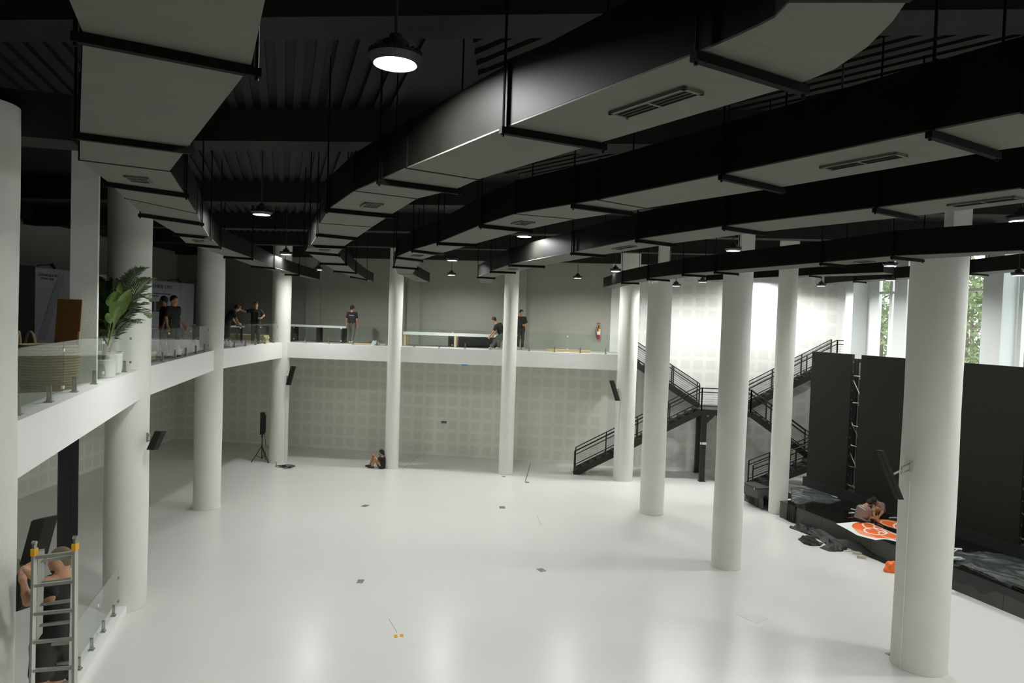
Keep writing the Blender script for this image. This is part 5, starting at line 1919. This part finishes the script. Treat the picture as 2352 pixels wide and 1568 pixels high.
def tape(pts, w, lab, dashed=False):
    o0 = G(*pts[0])
    if dashed:
        t = thing('floor_tape', lab, 'tape', o0)
        for i in range(len(pts) - 1):
            a, b = G(*pts[i]) - o0, G(*pts[i + 1]) - o0
            for k in range(6):
                obj('dash', MB().bar(a.lerp(b, (k + .1) / 6) + UP * .002, a.lerp(b, (k + .5) / 6) + UP * .002, w, .004), M_tape, t)
        return
    m = MB()
    for i in range(len(pts) - 1):
        m.bar(G(*pts[i]) - o0 + UP * .002, G(*pts[i + 1]) - o0 + UP * .002, w, .004)
    tag(obj('floor_tape', m, M_tape, loc=o0), lab, 'tape')


tape([(1206, 1107), (1219, 1063)], .04, 'brown tape line running to the back wall near the slim column')
tape([(925, 1078), (943, 1062), (966, 1043)], .03, 'dashed brown tape marks beside the slim column of the seated person', True)
tape([(1234, 1184), (1240, 1200), (1245, 1206)], .02, 'short dashed marks on the floor in mid hall', True)
tape([(893, 1421), (912, 1452)], .008, 'thin scuffed line leading to the orange floor tags')


def sneaker(x, y, rz, m, lab, L=.27, z=0.0):
    c = G(x, y, z)
    t = thing('sneaker', lab, 'shoe', (c.x, c.y, z), rz)
    pr = [(Vector((-L * .36, 0, .055)), Vector((L * .32, 0, .042)), .042, .036), (Vector((-L * .34, 0, .085)), Vector((-L * .12, 0, .07)), .036, .036), (Vector((0, 0, .05)), Vector((L * .25, 0, .04)), .045, .042)]
    obj('upper', blob(pr, .010, .012, clips=[(Vector((0, 0, .015)), UP), (Vector((-L * .25, 0, .105)), Vector((.35, 0, -1)).normalized())]), m, t)
    obj('sole', MB().box((0, 0, .011), (L, .088, .022)), M_white, t)
    obj('opening', MB().lathe([(.026, .098), (.026, .102)], (-L * .24, 0, 0), 12), M_blackm, t)
    for k in range(3):
        obj('stripe', MB().bar((-.02 + k * .022, -.043, .035), (.005 + k * .022, -.038, .078), .008, .006), M_shoeb, t)


sneaker(1968, 1274, 2.4, M_shoe, 'beige sneaker lying nearest the black cloth heap')
sneaker(1980, 1283, -.3, M_shoe, 'beige sneaker lying alone on the white floor')
sneaker(2181, 1362, -.2, M_white, 'white striped sneaker at the foot of the stage')
crumple(G(2049, 1312), .20, 5.2, M_orange, 'orange_bag', 'crumpled orange bag on the floor by the massive column', 'bag', sq=(1.0, .7, 1.0))
c = G(1941, 1263)
o = obj('tape_ring', MB().tube([Vector((.16 * math.cos(a), .11 * math.sin(a), .018)) for a in np.linspace(0, 2 * math.pi, 30)], .016, 6, cap=False), M_white, loc=(c.x, c.y, 0))
tag(o, 'white hose ring lying beside the black cloth', 'ring')
# tools on the stage
c = G(2055, 1190, ZS)
t = thing('cutting_tool', 'pale blue cutting tool lying on the black stage', 'tool', (c.x, c.y, ZS))
obj('handle', MB().tube([(-.18, 0, .014), (-.06, .04, .02), (.08, .03, .02)], .014, 6), M_white, t)
obj('blade', MB().box((.13, -.02, .02), (.10, .03, .012)), mat('pale_blue', (.25, .55, .75), .4), t)
for k, (x, y, rz, m, lab) in enumerate([(1961, 1170, -1.0, M_white, 'white offcut strip beside the squatting worker'), (1956, 1178, .2, M_white, 'curved white offcut behind the squatting worker'), (1954, 1189, .3, M_red, 'red handled knife behind the squatting worker')]):
    c = G(x, y, ZS)
    o = obj('offcut', MB().box((0, 0, .008), (.20, .05, .012)).box((.08, .03, .012), (.09, .04, .01)), m, loc=(c.x, c.y, ZS))
    o.rotation_euler = (0, 0, rz)
    tag(o, lab, 'offcut' if k < 2 else 'knife')
c = G(2183, 1262, ZS)
o = obj('white_pipe', MB().tube([Vector((-.7, .05, .03)), Vector((.30, -.02, .03))], .028, 8).tube([Vector((-.5, .12, .03)), Vector((-.05, .10, .05)), Vector((.12, -.12, .05)), Vector((-.1, -.28, .03)), Vector((-.5, -.34, .03))], .018, 6), M_white, loc=(c.x, c.y, ZS))
tag(o, 'white plastic pipes lying on the stage behind the massive column', 'pipe')
crumple(G(2194, 1288, ZS), .12, 2.2, M_plastic, 'plastic_scrap', 'scrap of clear plastic on the dark green cloth', 'wrap', sq=(1.6, .6, .4), base=ZS + .03)
rs = random.Random(4)
# strap bits on the fascia of the right hand stage
o = obj('dark_tray', MB().box((0, 0, .035), (.62, .26, .07), Rst), M_stage, loc=SP(8.3, .22, ZS + .09))
tag(o, 'flat dark tray lying at the edge of the cloth covered stage', 'tray')

# ------------------------------------------------------------------ trees outside
leaf_rng = np.random.default_rng(5)
for ti, (tx, tY, h, r, lab) in enumerate([(2028, 37, 11.5, 2.1, 'leafy tree outside the farthest tall window'), (2238, 31.5, 11.5, 2.0, 'leafy tree outside the window right of the massive column'), (2352, 27.5, 11, 1.9, 'leafy tree outside the window by the last lamp'),
                                         (2070, 46, 13, 2.2, 'distant tree behind the farthest window'), (2225, 41, 13, 2.1, 'distant tree behind the window right of the massive column'), (2372, 36, 13, 2.0, 'distant tree beyond the near windows')]):
    c = D(tx, 700, tY)
    t = thing('tree', lab, 'tree', (c.x, c.y, -.3))
    obj('trunk', MB().tube([(0, 0, 0), (.1, .05, h * .4), (-.05, .1, h * .75)], [.17, .12, .05], 8), M_bark, t)
    n = 7000
    v = leaf_rng.normal(size=(n, 3))
    v /= np.linalg.norm(v, axis=1)[:, None]
    rad = leaf_rng.uniform(.35, 1, n) ** .5
    pc = v * rad[:, None] * np.array([r, r, h * .42]) + np.array([0, 0, h * .58])
    lump = np.array([noise.noise(Vector(q) * .55 + Vector((ti * 3.1, 0, 0))) for q in pc])
    pc = pc[lump > -.12]
    n = len(pc)
    a1 = leaf_rng.normal(size=(n, 3)) * .085
    a2 = leaf_rng.normal(size=(n, 3)) * .085
    Vv = np.stack([pc - a1, pc + a2 * .6, pc + a1, pc - a2 * .6], 1).reshape(-1, 3)
    me = bpy.data.meshes.new('foliage')
    me.from_pydata(Vv.tolist(), [], [(4 * i, 4 * i + 1, 4 * i + 2, 4 * i + 3) for i in range(n)])
    obj('foliage', me, M_tree, t)
    for k in range(5):
        a = k * 1.3 + ti
        obj('branch', MB().tube([(0, 0, h * (.3 + .08 * k)), (math.cos(a) * r * .7, math.sin(a) * r * .7, h * (.42 + .09 * k))], [.06, .02], 6), M_bark, t)
